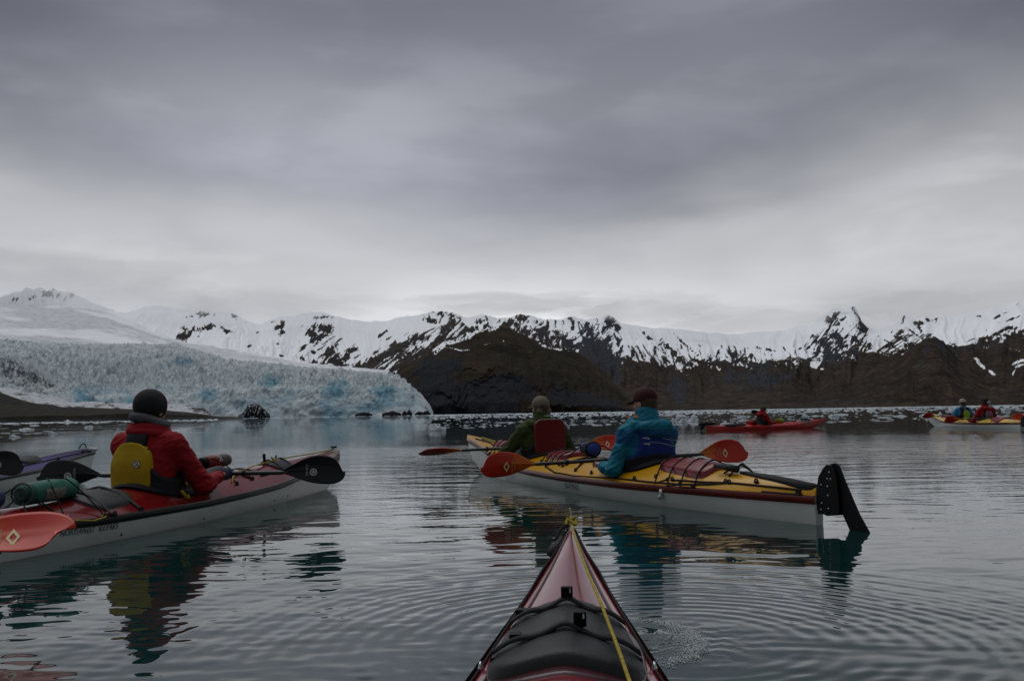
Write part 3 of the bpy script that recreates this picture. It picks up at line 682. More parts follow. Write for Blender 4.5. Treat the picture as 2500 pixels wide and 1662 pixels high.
cloth('khaki_cap', (.13, .115, .075), .002, 60); cloth('maroon_cap', (.040, .005, .008), .001, 60); cloth('charcoal_knit', (.014, .014, .014), .003, 140); cloth('maroon_knit', (.055, .006, .012), .003, 140)
cloth('olive_knit', (.05, .06, .03), .003, 140); cloth('pale_grey_cap', (.28, .28, .25), .002, 60); cloth('black_hat', (.01, .01, .01), .003, 60); cloth('green_dry_bag', (.014, .11, .075), .003, 12, .45)
cloth('navy_dry_bag', (.012, .030, .075), .003, 12, .4); cloth('blue_bag', (.012, .04, .24), .003, 20, .5); cloth('orange_scarf', (.5, .14, .02), .004, 60)
M['skin'] = simple('skin', (.42, .24, .17), .55, .4, .08, 8); M['hair_brown'] = simple('brown_hair', (.055, .030, .014), .6, .3, .3, 60, bump=.003, bscale=120)
M['hair_blond'] = simple('blond_hair', (.22, .14, .06), .6, .3, .3, 60, bump=.003, bscale=120)
# paddle blades
def blade_mat(name, a, b_):
    m, t, p = new_mat(name); co = t.node('ShaderNodeTexCoord').outputs['Object']; an = t.node('ShaderNodeAttribute'); an.attribute_name = 'along'
    f = t.smooth(t.m('ADD', an.outputs['Fac'], t.m('MULTIPLY', t.m('SUBTRACT', t.noise(co, 9, 5, .6), .5), .7)), .15, .55)
    c = t.mix(f, b_, a); c = t.mix(t.m('MULTIPLY', t.smooth(t.noise(co, 40, 6, .7), .55, .75), .3), c, tuple(x*.5 for x in a))
    t.put(p.inputs['Base Color'], c); p.inputs['Roughness'].default_value = .38; p.inputs['Specular IOR Level'].default_value = .35
    return m
M['orange_blade'] = blade_mat('orange_blade', (.46, .022, .006), (.55, .13, .006))
M['black_blade'] = simple('black_carbon_blade', (.010, .010, .011), .45, .3, .2, 10)
M['shaft'] = simple('dark_shaft', (.018, .017, .017), .4, .5, .2, 12)
def worn(name, ink, under, amt):
    m, t, p = new_mat(name); co = t.node('ShaderNodeTexCoord').outputs['Object']
    t.put(p.inputs['Base Color'], t.mix(t.smooth(t.noise(co, 55, 5, .7), amt-.03, amt+.03), ink, under)); p.inputs['Roughness'].default_value = .4; return m
M['worn_black'] = worn('worn_black_print', (.012, .012, .012), (.5, .51, .48), .57)
M['worn_hard'] = worn('badly_worn_print', (.03, .03, .03), (.5, .51, .48), .52)

# ================================================================ KAYAKS
class Hull:
    """local frame: x forward from the stern, y to port, z up from the waterline"""
    def __init__(s, L, beam, prof, sheer, ridge, keel, crown=1.6, power=.5):
        s.L, s.B, s.crown, s.pw = L, beam, crown, power
        f = lambda tab: (np.array([p[0] for p in tab]), np.array([p[1] for p in tab]))
        s.tb, s.ts, s.tr, s.tk = map(f, (prof, sheer, ridge, keel))
    def _i(s, tab, u):
        xs, ys = tab; u = np.asarray(u, float); r = 0
        for d, w_ in ((-.018, .25), (0, .5), (.018, .25)): r = r+w_*np.interp(np.clip(u+d, 0, 1), xs, ys)
        return r
    def b(s, x): return s._i(s.tb, np.asarray(x)/s.L)*s.B/2
    def zs(s, x): return s._i(s.ts, np.asarray(x)/s.L)
    def zr(s, x): return s._i(s.tr, np.asarray(x)/s.L)
    def zk(s, x): return s._i(s.tk, np.asarray(x)/s.L)
    def dz(s, x, y):
        v = np.clip(1-np.abs(y)/np.maximum(s.b(x), 1e-4), 0, 1)
        return s.zs(x)+(s.zr(x)-s.zs(x))*(1-(1-v)**s.crown)
    def side(s, x, q, off=0.0, sgn=1):
        """point on the hull side; q=0 at the seam, 1 at the keel"""
        b, zs, zk = s.b(x), s.zs(x), s.zk(x); th = q*math.pi/2
        y = b*np.cos(th)**s.pw+off; z = zs-(zs-zk)*np.sin(th)**1.15
        return np.stack([np.asarray(x)+0*y, sgn*y, z], -1)
def build_kayak(H, hullm, deckm, stripm, parent, strip_h=.035, nst=90, strip_name='seam_stripe', rake=(0, 0)):
    xs = H.L*(.5-.5*np.cos(np.linspace(0, math.pi, nst)))
    def rk(P):       # raked stem and stern
        P = P.copy(); x = P[..., 0]; u = x/H.L
        P[..., 0] += rake[1]*np.clip((P[..., 2])/.4, -.4, 1.2)*np.clip((u-.88)/.12, 0, 1)**1.2-rake[0]*np.clip(P[..., 2]/.3, -.4, 1.2)*np.clip((.10-u)/.10, 0, 1)**1.2
        return P
    H.rk = rk
    qs = np.linspace(0, 1, 12)
    sec = [np.concatenate([H.side(np.full(12, x), qs, 0, 1), H.side(np.full(12, x), qs[::-1], 0, -1)[1:]]) for x in xs]
    V = rk(np.array(sec)); n = V.shape[1]
    F = grid_faces(nst, n); V = V.reshape(-1, 3).tolist(); F = F[:, ::-1].tolist()
    F.append(list(range(n))); F.append([ (nst-1)*n+i for i in range(n)][::-1])
    obj_from('hull', V, F, hullm, parent)
    vs = np.linspace(-1, 1, 25)
    D = np.array([[(x, H.b(x)*v, float(H.dz(x, H.b(x)*v))) for v in vs] for x in xs])
    D = rk(D); F = grid_faces(nst, 25).tolist(); F.append(list(range(25))[::-1]); F.append([(nst-1)*25+i for i in range(25)])
    obj_from('deck', D.reshape(-1, 3).tolist(), F, deckm, parent)
    # seam stripe: a thin band wrapped round the sheer, standing 3 mm proud
    V = []; prof = [(.0035, .006), (.006, 0), (.006, -strip_h), (.001, -strip_h-.003)]
    for sgn in (1, -1):
        R_ = []
        for x in xs:
            b, zs, zk = float(H.b(x)), float(H.zs(x)), float(H.zk(x))
            for o, dzv in prof:
                q = np.clip((-dzv)/(zs-zk+1e-6), 0, 1)**(1/1.15); th = math.asin(min(1, q)); y = b*math.cos(th)**H.pw+o
                R_.append((x, sgn*y, zs+dzv))
        V.append(rk(np.array(R_)))
    F1 = grid_faces(nst, 4); F2 = F1[:, ::-1]+nst*4
    VV = np.concatenate(V).tolist(); FF = np.concatenate([F1[:, ::-1], F2]).tolist()
    for e in (0, nst-1):
        for k in range(3):
            a = e*4+k; bq = nst*4+e*4+k; FF.append([a, a+1, bq+1, bq] if e == 0 else [a, bq, bq+1, a+1])
    obj_from(strip_name, VV, FF, stripm, parent)
def patch(name, H, parent, mat, cx, cy, lx, ly, h=.02, dome=.02, e=4., off=.002, n=26, top=None, rim=.15):
    """raised cover following the deck; superellipse outline"""
    V, F = [], []
    rs = [0, .3, .55, .75, .88, .96, 1.0, 1.02]; m = 56
    for r_ in rs:
        for k in range(m):
            a = 2*math.pi*k/m; c, s_ = math.cos(a), math.sin(a)
            q = (abs(c)**e+abs(s_)**e)**(-1/e)
            x = cx+lx/2*q*c*r_; y = cy+ly/2*q*s_*r_
            z = float(H.dz(x, y))+off
            z += (h+dome*(1-r_**2)) if r_ <= .96 else (h*.72 if r_ <= 1.0 else -.012)
            V.append((x, y, z))
    for i in range(len(rs)-1):
        for k in range(m): F.append((i*m+k, i*m+(k+1) % m, (i+1)*m+(k+1) % m, (i+1)*m+k))
    V = np.array(V); V = H.rk(V)
    return obj_from(name, V.tolist(), [f[::-1] for f in F], mat, parent)
def deck_line(name, H, parent, mat, runs, r=.004, lift=.004, n=14, seg=6):
    """cords lying on the deck; each run is a list of (x, y[, extra lift])"""
    P = []
    for run in runs:
        run = [(p+(0,))[:3] for p in run]; pts = []
        for a, b_ in zip(run[:-1], run[1:]):
            for t in np.linspace(0, 1, n, endpoint=False): pts.append([a[i]+(b_[i]-a[i])*t for i in range(3)])
        pts.append(run[-1]); pts = np.array(pts)
        bb = H.b(pts[:, 0]); yc = np.clip(pts[:, 1], -bb*.995, bb*.995)
        z = H.dz(pts[:, 0], yc)+lift+pts[:, 2]
        P.append((H.rk(np.stack([pts[:, 0], pts[:, 1], z], -1)), r))
    return tubes(name, P, mat, parent, seg)
def fitting(name, H, parent, mat, x, y, s=.018, lift=0.0):
    """small recessed deck fitting with a loop"""
    z = float(H.dz(x, np.clip(y, -H.b(x)*.98, H.b(x)*.98)))+lift
    P = [(spline([(x-s, y, z), (x-s*.6, y, z+s*.9), (x, y, z+s*1.2), (x+s*.6, y, z+s*.9), (x+s, y, z)], 4), s*.28), ([(x-s*1.2, y, z+.002), (x, y, z+.004), (x+s*1.2, y, z+.002)], [s*.3, s*.55, s*.3])]
    P = [(H.rk(np.array(a)), r_) for a, r_ in P]
    return tubes(name, P, mat, parent, 6, True)
def skirt(H, parent, cx, lx, ly, wr=(.19, .17), wx=0.0, top=.14, mat=None):
    """spray skirt: taut over the coaming, rising to a tunnel round the waist"""
    V, F = [], []; m = 48
    prof = [(1.03, -.01), (1.03, .018), (1.0, .030), (.97, .026), (.8, .030)]
    for r_, dzv in prof:
        for k in range(m):
            a = 2*math.pi*k/m; c, s_ = math.cos(a), math.sin(a); e = 2.4; q = (abs(c)**e+abs(s_)**e)**(-1/e)
            x = cx+lx/2*q*c*r_; y = ly/2*q*s_*r_
            V.append((x, y, float(H.dz(x, y))+dzv))
    for t in (.25, .5, .75, 1.0):
        for k in range(m):
            a = 2*math.pi*k/m; c, s_ = math.cos(a), math.sin(a); g = (1-t)**2.2
            x = (cx+lx/2*c*.8)*g+(cx+wx+wr[1]*c)*(1-g); y = ly/2*s_*.8*g+wr[0]*s_*(1-g)
            z = float(H.zr(cx))+.03+top*t+.006*math.sin(5*a+t*4)
            V.append((x, y, z))
    nr = len(prof)+4
    for i in range(nr-1):
        for k in range(m): F.append((i*m+k, i*m+(k+1) % m, (i+1)*m+(k+1) % m, (i+1)*m+k))
    F.append(tuple((nr-1)*m+k for k in range(m)))
    obj_from('spray_skirt', V, F, mat or M['neoprene'], parent)
    P = [(cx+lx/2*1.02*math.cos(a), ly/2*1.02*math.sin(a)) for a in np.linspace(0, 2*math.pi, 40)]
    e = 2.4; pts = []
    for a in np.linspace(0, 2*math.pi, 49):
        c, s_ = math.cos(a), math.sin(a); q = (abs(c)**e+abs(s_)**e)**(-1/e); x = cx+lx/2*q*c*1.04; y = ly/2*q*s_*1.04
        pts.append((x, y, float(H.dz(x, y))+.012))
    tubes('cockpit_coaming', [(pts, .010)], M['black'], parent)
def side_text(name, H, parent, mat, txt, x0, zfrac, size, sgn, off=.0035, spacing=1.0):
    V, F = text_mesh(txt, size, .001, spacing)
    out = []
    for v in V:
        x = x0+(v[0] if sgn < 0 else -v[0]); zt = float(H.zs(x))-zfrac+v[1]
        zs, zk = float(H.zs(x)), float(H.zk(x)); q = math.asin(np.clip(((zs-zt)/(zs-zk)), 0, 1)**(1/1.15))
        y = float(H.b(x))*math.cos(q)**H.pw+off+v[2]; out.append((x, sgn*y, zt))
    return obj_from(name, H.rk(np.array(out)).tolist(), F, mat, parent, smooth=False)

# ================================================================ PADDLES
def paddle(name, a, b_, bladem, feather=(0, 0), blade_len=.46, blade_w=.19, mark=None, label='', shaft=None, roll0=0.0, printm='mark_white', group=None, skew=.035):
    """a, b_ = blade tips in the world; the blades' faces are turned by feather (degrees about the shaft)"""
    a = np.array(a, float); b_ = np.array(b_, float); d = b_-a; L = np.linalg.norm(d); c = (a+b_)/2
    X = Vector(d/L); up = Vector((0, 0, 1)); Yv = up.cross(X).normalized(); Zv = X.cross(Yv)
    R_ = Matrix((X, Yv, Zv)).transposed().to_4x4()
    root = empty(name, (0, 0, 0)); root.matrix_world = Matrix.Translation(c) @ R_ @ Matrix.Rotation(rad(roll0), 4, 'X')
    hs = L/2-blade_len
    xs = np.linspace(-hs-.07, hs+.07, 24); rr = np.full(24, .0155); rr[0] = rr[-1] = .009
    tubes('shaft', [([(x, 0, 0) for x in xs], rr)], shaft or M['shaft'], root, 12)
    for k in (-1, 1):
        P = [([(k*(hs-.26+.012*i), 0, 0) for i in range(3)], [.024, .027, .020]), ([(k*(hs-.24)+.001*i, 0, .0) for i in range(2)], [.034, .034])]
        tubes('drip_ring', P, M['rubber'], root, 12, True)
        # blade: spooned, asymmetric, with a spine
        nx_, ny_ = 26, 17; T1, T2 = [], []
        for i in range(nx_):
            u = 1-(1-i/(nx_-1))**1.35; w = blade_w/2*max(.09, math.sin(math.pi/2*min(1, u/.66))**1.25)*math.sqrt(max(.0004, 1-max(0, (u-.70)/.30)**2.6))
            for j in range(ny_):
                v = -1+2*j/(ny_-1); sh = .018*u*(1-u)*4
                y = v*w+sh; x = u*blade_len-skew*v*max(0, u-.55)
                z = -.045*math.sin(math.pi*u*.9)*.6+.018*abs(v)**1.6*math.sin(math.pi*u)
                rib = .0085*max(0, 1-abs(v)*5)*(1-u)
                th = .0028
                T1.append((x, y, z+th+rib)); T2.append((x, y, z-th-rib*.7))
        g = grid_faces(nx_, ny_); N = len(T1)
        V = np.array(T1+T2); F = g.tolist()+(g[:, ::-1]+N).tolist()
        edge = [j for j in range(ny_)]+[i*ny_+ny_-1 for i in range(1, nx_)]+[(nx_-1)*ny_+j for j in range(ny_-2, -1, -1)]+[i*ny_ for i in range(nx_-2, 0, -1)]
        for p_, q_ in zip(edge, edge[1:]+edge[:1]): F.append((p_, p_+N, q_+N, q_))
        fa = rad(feather[0 if k < 0 else 1])
        Rm = np.array(Matrix.Rotation(fa, 3, 'X'))
        def place(V):
            V = np.array(V, float).copy(); V[:, 2] = V[:, 2]; V = V@Rm.T
            V[:, 0] = hs+V[:, 0]
            if k < 0: V[:, 0] *= -1; V[:, 1] *= -1
            return V
        bl = obj_from('blade', place(V).tolist(), F, bladem, root, attrs={'along': V[:, 0]/blade_len})
        if mark:
            items = []
            for face in (1, -1):
                for (mv, mf) in mark():
                    mv = np.array(mv, float).copy(); u = np.clip(mv[:, 0]/blade_len, 0, 1)
                    z = -.027*np.sin(math.pi*u*.9)+.008
                    mv[:, 2] = z+.001 if face > 0 else z-.0175
                    if face < 0: mv[:, 1] *= -1
                    items.append((place(mv), mf))
            V2, F2 = joinVF(items)
            obj_from('printed_mark', V2, F2, M[printm], bl, smooth=False)
    tag(root, label, 'paddle', group)
    return root
def mark_round():
    v, f = ring_mark(.026, .006, 3); v[:, 0] += .25; v[:, 1] += .0
    tv, tf = text_mesh('WERNER', .028, .0005); q = np.stack([-tv[:, 1]+.205, tv[:, 0]*1.0, tv[:, 2]], -1)
    return [(v, f), (q, tf)]
def mark_diamond():
    n = [(.0, .026), (.045, 0), (0, -.026), (-.045, 0)]; i = [(a*.55, b*.55) for a, b in n]; V = [(.28+y, x, 0) for x, y in n]+[(.28+y, x, 0) for x, y in i]
    F = [(k, (k+1) % 4, 4+(k+1) % 4, 4+k) for k in range(4)]
    t1, f1 = text_mesh('aquabound', .022, .0005); q1 = np.stack([.235+t1[:, 1], -t1[:, 0], t1[:, 2]], -1)
    t2, f2 = text_mesh('sting ray', .017, .0005); q2 = np.stack([.212+t2[:, 1], -t2[:, 0], t2[:, 2]], -1)
    return [(np.array(V), F), (q1, f1), (q2, f2)]
# ================================================================ PEOPLE
def rotz(a): c, s_ = math.cos(a), math.sin(a); return np.array([[c, -s_, 0], [s_, c, 0], [0, 0, 1.]])
def roty(a): c, s_ = math.cos(a), math.sin(a); return np.array([[c, 0, s_], [0, 1, 0], [-s_, 0, c]])
def torso(F, inf=0., lean=0., w=1.):
    """seated trunk; lean shifts the shoulders forward (+x)"""
    k = .05
    F.ell((0, 0, .10), (.15+inf, .185*w+inf, .13+inf), k=k)
    F.cap((-.01, 0, .10), (lean*.5-.01, 0, .34), .118+inf, .125+inf, k, sc=(1, 1.28*w, 1))
    F.ell((lean*.8-.01, 0, .42), (.122+inf, .188*w+inf, .16+inf), k=k)
    F.cap((lean, -.135*w, .530), (lean, .135*w, .530), .060+inf, k=k)
    F.ell((lean*.95-.02, 0, .545), (.085+inf, .11+inf, .065+inf), k=k)
    return F
def person(label, loc, heading, vox=.006, lean=.02, sh=1.0, wid=1.0, jacket='red_shell', arms=None, head=(0.05, .735, 0., 0.), hat=None, hatm=None, hair=None, collar=None, vest=None, seed=1, hands=True, group=None, fold=.010):
    """arms = ((elbow, wrist) left, (elbow, wrist) right), local metres; head = (x, z, yaw, nod)"""
    root = empty('person', (loc[0], loc[1], loc[2] if len(loc) > 2 else 0), rz=heading); root.scale = (sh, sh, sh)
    tag(root, label, 'person', group)
    hx, hz, yaw, nod = head; Rh = rotz(yaw)@roty(nod); HC = np.array([hx, 0, hz])
    hp = lambda p: HC+Rh@np.array(p, float)
    # ---- body: head, neck, trunk, arms and hands in one skin
    B = SDF((-.32, -.62, -.06), (.62, .62, 1.0), vox)
    B.ell((0, 0, .10), (.13, .165, .11), k=.04); B.cap((0, 0, .10), (lean, 0, .48), .105, .11, .04, sc=(1, 1.2, 1))
    B.cap((lean, -.12, .51), (lean, .12, .51), .045, k=.04)
    B.cap((lean-.01, 0, .53), hp((-.015, 0, -.03)), .058, .054, .02)
    for sx in (-1, 1): B.cap((0, sx*.09, .06), (.45, sx*.11, .03), .075, .055, .03)
    B.ell(hp((-.005, 0, .035)), (.094, .075, .090), Rh, .01); B.ell(hp((.030, 0, -.040)), (.058, .052, .068), Rh, .03)
    if vox < .009:
        B.cap(hp((.085, 0, .015)), hp((.108, 0, -.022)), .009, .015, .012)       # nose
        B.cap(hp((.075, -.035, .030)), hp((.075, .035, .030)), .011, k=.012)      # brow
        for sx in (-1, 1):
            B.ell(hp((.094, sx*.030, .010)), (.012, .014, .009), Rh, .004, cut=True); B.ell(hp((.078, sx*.030, .010)), (.012, .012, .012), Rh, .002)
            B.ell(hp((.005, sx*.077, -.005)), (.018, .008, .030), Rh, .004)       # ears
            B.ell(hp((.062, sx*.038, -.025)), (.020, .018, .020), Rh, .015)
        B.cap(hp((.085, -.018, -.052)), hp((.085, .018, -.052)), .008, k=.006); B.cap(hp((.083, -.015, -.064)), hp((.083, .015, -.064)), .008, k=.005)
        B.ell(hp((.070, 0, -.090)), (.018, .020, .015), Rh, .012)
    J = SDF((-.34, -.66, -.02), (.60, .66, .79), vox*1.15)
    torso(J, .012, lean, wid)
    for side, (el_, wr, grip) in zip((1, -1), arms):
        sh_p = np.array([lean, side*.175*wid, .515]); el_ = np.array(el_, float); wr = np.array(wr, float)
        J.cap(sh_p, el_, .074, .062, .035); J.cap(el_, wr, .062, .043, .02)
        J.cap(sh_p+[0, -side*.03, .01], sh_p, .07, .078, .03)
        B.cap(sh_p, el_, .048, .038, .02); B.cap(el_, wr, .038, .026, .015)
        if hands and grip is not None:
            s_ = np.array(grip, float); s_ /= np.linalg.norm(s_); f = wr-el_; f -= s_*(f@s_); f /= np.linalg.norm(f)+1e-9; n = np.cross(s_, f); n *= (1 if n[2] > 0 else -1)
            c = wr+f*.075                                   # the shaft's axis passes here
            B.cap(wr, c-f*.030+n*.012-s_*.02, .026, .018, .012); B.cap(wr, c-f*.030+n*.012+s_*.022, .024, .018, .012)
            for i, o in enumerate((-.033, -.011, .011, .032)):
                ln = (.95, 1.0, .96, .84)[i]; rr = .0255
                an = [1.9, 1.25, .3, -.75*ln]; P = [c+s_*o*(side)+rr*(-math.cos(q)*0+math.sin(q)*n+math.cos(q)*f) for q in an]
                B.cap(c-f*.03+n*.015+s_*o*side, P[0], .0105, .0098, .004)
                for a_, b_ in zip(P[:-1], P[1:]): B.cap(a_, b_, .0095, .0085, .002)
            B.cap(wr+f*.03-s_*.025*side, c-n*.026-s_*.030*side, .014, .010, .006); B.cap(c-n*.026-s_*.030*side, c+f*.020-n*.020-s_*.030*side, .010, .0085, .003)
    B.build('body', M['skin'], root)
    if collar == 'hood':
        for q in np.linspace(0, 2*math.pi, 18, endpoint=False):
            c, s_ = math.cos(q), math.sin(q); c2, s2 = math.cos(q+.35), math.sin(q+.35)
            J.cap((lean-.030+.118*c, .148*s_, .612-.022*(1-c)+.012*math.sin(3*q+seed)), (lean-.030+.118*c2, .148*s2, .612-.022*(1-c2)), .036+.009*math.sin(5*q+seed), k=.014)
        J.cap((lean-.150, -.085, .578), (lean-.150, .085, .572), .050, k=.02); J.ell((lean-.150, .0, .535), (.055, .120, .060), k=.012)
        J.cap((lean-.02, 0, .61), (lean+.005, 0, .680), .096, .088, .012)
    else:
        J.cap((lean-.01, 0, .56), (lean+.005, 0, .615), .088, .084, .02)
    cut = J.coords(); J.F = np.maximum(J.F, -(cut[..., 2]-.13)-.0)
    # neck opening
    hole = np.sqrt((cut[..., 0]-lean-.008)**2+(cut[..., 1])**2)-.070; J.F = np.maximum(J.F, -np.maximum(hole, .56-cut[..., 2]))
    def folds(V):
        n1 = fbm(V[:, 0]*9, V[:, 1]*9+V[:, 2]*4, V[:, 2]*13, 3, seed)
        n2 = np.abs(perlin(V[:, 0]*13+n1, V[:, 1]*11+V[:, 2]*9, V[:, 2]*19+V[:, 1]*6, seed+7))
        am = np.clip(.35+np.abs(V[:, 1])*2.2, .3, 1.2)
        return (n1*fold*.9-n2*fold*1.7+fold*.25)*am
    J.build('jacket', M[jacket] if isinstance(jacket, str) else jacket, root, folds)
    # ---- hat
    if hat:
        Hf = SDF(HC-.22, HC+.22, min(vox, .007)); c3 = Hf.coords()-HC; L3 = c3@Rh
        if hat == 'beanie':
            Hf.ell(hp((-.010, 0, .040)), (.116, .096, .108), Rh, .01)
            Hf.F = np.maximum(Hf.F, -(L3[..., 2]+.035+L3[..., 0]*.25))
        elif hat == 'cap':
            Hf.ell(hp((-.006, 0, .042)), (.104, .086, .098), Rh, .01)
            Hf.F = np.maximum(Hf.F, -(L3[..., 2]-.012-L3[..., 0]*.10)); 
            Hf.ell(hp((.112, 0, .014)), (.062, .066, .008), Rh@roty(.18), .012); Hf.ell(hp((-.005, 0, .138)), (.010, .010, .006), Rh, .004)
        elif hat == 'brim':
            Hf.ell(hp((-.006, 0, .045)), (.108, .092, .098), Rh, .01)
            Hf.F = np.maximum(Hf.F, -(L3[..., 2]-.0)); Hf.ell(hp((0, 0, .010)), (.16, .14, .012), Rh, .015)
        elif hat == 'flap':
            Hf.ell(hp((-.006, 0, .042)), (.104, .088, .098), Rh, .01)
            Hf.F = np.maximum(Hf.F, -(L3[..., 2]-.0)); Hf.ell(hp((-.070, 0, -.022)), (.035, .085, .045), Rh, .02); Hf.ell(hp((.12, 0, .03)), (.07, .065, .010), Rh, .012)
        Hf.build({'beanie': 'knit_hat', 'cap': 'cap', 'brim': 'sun_hat', 'flap': 'cap'}[hat], M[hatm], root, lambda V: .003*perlin(V[:, 0]*40, V[:, 1]*40, V[:, 2]*25, seed))
    if hair:
        Hh = SDF(HC-.26, HC+.2, min(vox, .007)); L3 = (Hh.coords()-HC)@Rh
        Hh.ell(hp((-.022, 0, .015)), (.090, .083, .095), Rh, .02); Hh.ell(hp((-.055, 0, -.065)), (.045, .066, .065), Rh, .03)
        Hh.F = np.maximum(Hh.F, (L3[..., 0]-.030)); Hh.F = np.maximum(Hh.F, L3[..., 2]-.07)
        Hh.build('hair', M[hair], root, lambda V: .004*perlin(V[:, 0]*70, V[:, 1]*70, V[:, 2]*12, 3))
    # ---- life vest, cut from a thicker trunk
    out = {'root': root, 'J': J}
    if vest:
        for spec in vest:
            nm, mt, inf, reg = spec[:4]
            W = SDF((-.26, -.30, .08), (.26, .30, .66), min(vox, .008)*1.05); torso(W, inf, lean, wid); G = W.coords()
            W.F = np.maximum(W.F, reg(G[..., 0]-lean, G[..., 1], G[..., 2])); 
            par = out[spec[4]] if len(spec) > 4 else root
            out[nm] = W.build(nm, M[mt], par, lambda V: .004*perlin(V[:, 0]*14, V[:, 1]*14, V[:, 2]*14, seed))
            out[nm+'_F'] = W
    return out
def back_at(W, pts, off=.002):
    """points (y, z) laid on the back of a field"""
    res = []
    for y, z in pts:
        j = int(round((y-W.lo[1])/W.v)); k = int(round((z-W.lo[2])/W.v)); col_ = W.F[:, np.clip(j, 0, W.n[1]-1), np.clip(k, 0, W.n[2]-1)]
        i = np.argmax(col_ < 0); x = W.lo[0]+W.v*(i-(col_[i]/(col_[i]-col_[i-1]) if i > 0 else 0)); res.append((x-off, y, z))
    return np.array(res)
def sup(y, z, cy, cz, ry, rz, e=3.): return ((np.abs((y-cy)/ry)**e+np.abs((z-cz)/rz)**e)**(1/e)-1)*min(ry, rz)
def vest_shell(lo=.16, hi=.50, hole=.13, strap=.10):
    """closed round the ribs, open armholes, two shoulder straps"""
    def f(x, y, z):
        body = np.maximum(lo-z, z-(hi-.02))
        arm = sup(y, z, .235, .50, .105, .17, 2.); arm2 = sup(y, z, -.235, .50, .105, .17, 2.)
        d = np.maximum(body, -np.minimum(arm, arm2))
        st = np.maximum(np.abs(np.abs(y)-.085)-strap/2, np.maximum(hi-.06-z, z-.62))
        return np.minimum(d, st)
    return f

def slab(name, mat, parent, cz, ry, rz_, x0, curve=.9, th=.022, tilt=0., vox=.007, e=5.):
    W = SDF((-.34, -.26, cz-rz_-.04), (.10, .26, cz+rz_+.05), vox); G = W.coords(); y, z = G[..., 1], G[..., 2]
    xc = x0+curve*y*y+tilt*(z-cz); W.F = np.maximum(sup(y, z, 0, cz, ry, rz_, e), np.abs(G[..., 0]-xc)-th)
    o = W.build(name, mat, parent, lambda V: .004*perlin(V[:, 0]*14, V[:, 1]*14, V[:, 2]*14, 5), 2); return o, W

# ================================================================ helpers for gear
def rollbag(name, loc, rot, r, L, mat, endm, label, cat, group=None):
    """rolled dry bag: barrel with a puckered end and a folded closure"""
    root = empty(name, loc, rot=rot); tag(root, label, cat, group)
    n, m = 22, 26; V = []
    for i in range(n):
        u = i/(n-1); x = (u-.5)*L; rr = r*(1-.9*max(0, (abs(u-.5)-.44)/.06)**3)
        for k in range(m):
            a = 2*math.pi*k/m; q = rr*(1+.035*math.sin(3*a+u*5)+.02*math.sin(7*a+u*9)); V.append((x, q*math.cos(a), q*math.sin(a)*.93))
    F = grid_faces(n, m, True).tolist(); F = [f[::-1] for f in F]; F.append(list(range(m))); F.append([(n-1)*m+k for k in range(m)][::-1])
    obj_from('bag_body', V, F, mat, root)
    P = [(spline([(-L/2-.010, r*.55*math.cos(a)*(1-a*.035), r*.55*math.sin(a)*(1-a*.035)) for a in np.linspace(0, 12, 26)], 3), .005)]
    tubes('folded_closure', P, endm, root)
    c = [(-L/2+.004, r*.93*math.cos(a), r*.87*math.sin(a)) for a in np.linspace(0, 2*math.pi, 30)]
    tubes('end_rim', [(c, .006)], endm, root)
    return root
# ================================================================ LEFT RED KAYAK
BOATG = None
def boat(loc, ang, label, name='kayak'):
    r_ = empty(name, (loc[0], loc[1], 0), rz=rad(ang)); tag(r_, label, 'kayak'); return r_
PROF = [(0, .03), (.05, .17), (.12, .40), (.25, .74), (.38, .94), (.5, 1), (.6, .97), (.74, .72), (.88, .34), (.96, .12), (1, .03)]
A1 = 90-11.2
LK = boat((-3.03, 3.92), A1, 'long red topped white kayak at the left carrying the paddler in the red jacket')
HL = Hull(6.2, .60, PROF, [(0, .25), (.1, .20), (.3, .150), (.5, .145), (.7, .165), (.85, .215), (.95, .275), (1, .315)],
          [(0, .28), (.15, .245), (.3, .255), (.42, .275), (.5, .285), (.6, .300), (.75, .315), (.9, .345), (1, .372)], [(0, .08), (.04, -.05), (.2, -.10), (.5, -.12), (.8, -.10), (.95, -.04), (1, .12)], 1.9, .42)
build_kayak(HL, M['white_gelcoat'], M['red_gelcoat'], M['black_stripe'], LK, .040, rake=(.15, .14))
skirt(LK_H := HL, LK, 2.98, .86, .46, (.20, .17), -.10, .10)
side_text('lettering', HL, LK, M['worn_black'], 'NORTHWEST', 1.73, .062, .046, -1, .004, 1.0); side_text('lettering', HL, LK, M['worn_black'], 'KAYAKS', 1.99, .062, .046, -1, .004, 1.0)
for x in (1.19, 2.12, 3.05, 4.30, 4.62):     # small hull bolts below the stripe
    P = HL.rk(HL.side(np.array([x]), .34, .002, -1))[0]; tubes('hull_bolt', [([P, P+np.array([0, -.004, 0])], .007)], M['mark_black'], LK, 8)
patch('hatch_cover', HL, LK, M['rubber'], 2.15, 0, .46, .42, .016, .012)
deck_line('hatch_strap', HL, LK, M['grey_neo'], [[(2.02, .26), (2.02, 0, .034), (2.02, -.26)], [(2.26, .26), (2.26, 0, .034), (2.30, -.27)]], .009, .004)
deck_line('bungee_cord', HL, LK, M['cord'], [[(1.62, -.235), (1.72, -.05, .13), (1.82, .05, .13), (1.95, .22)], [(1.62, -.235), (1.50, .0, .10), (1.42, .2)], [(1.95, -.26), (1.86, -.06, .13), (1.78, .05, .13), (1.62, .22)], [(1.36, -.2), (1.55, 0, .05), (1.62, -.235)],
                                            [(3.62, .22), (3.98, -.19)], [(3.98, .19), (3.66, -.22)], [(3.98, .19), (4.22, -.16)], [(4.22, .17), (3.98, -.19)], [(3.62, .22), (3.70, 0, .11), (3.84, -.1, .02), (3.98, -.19)]], .0045)
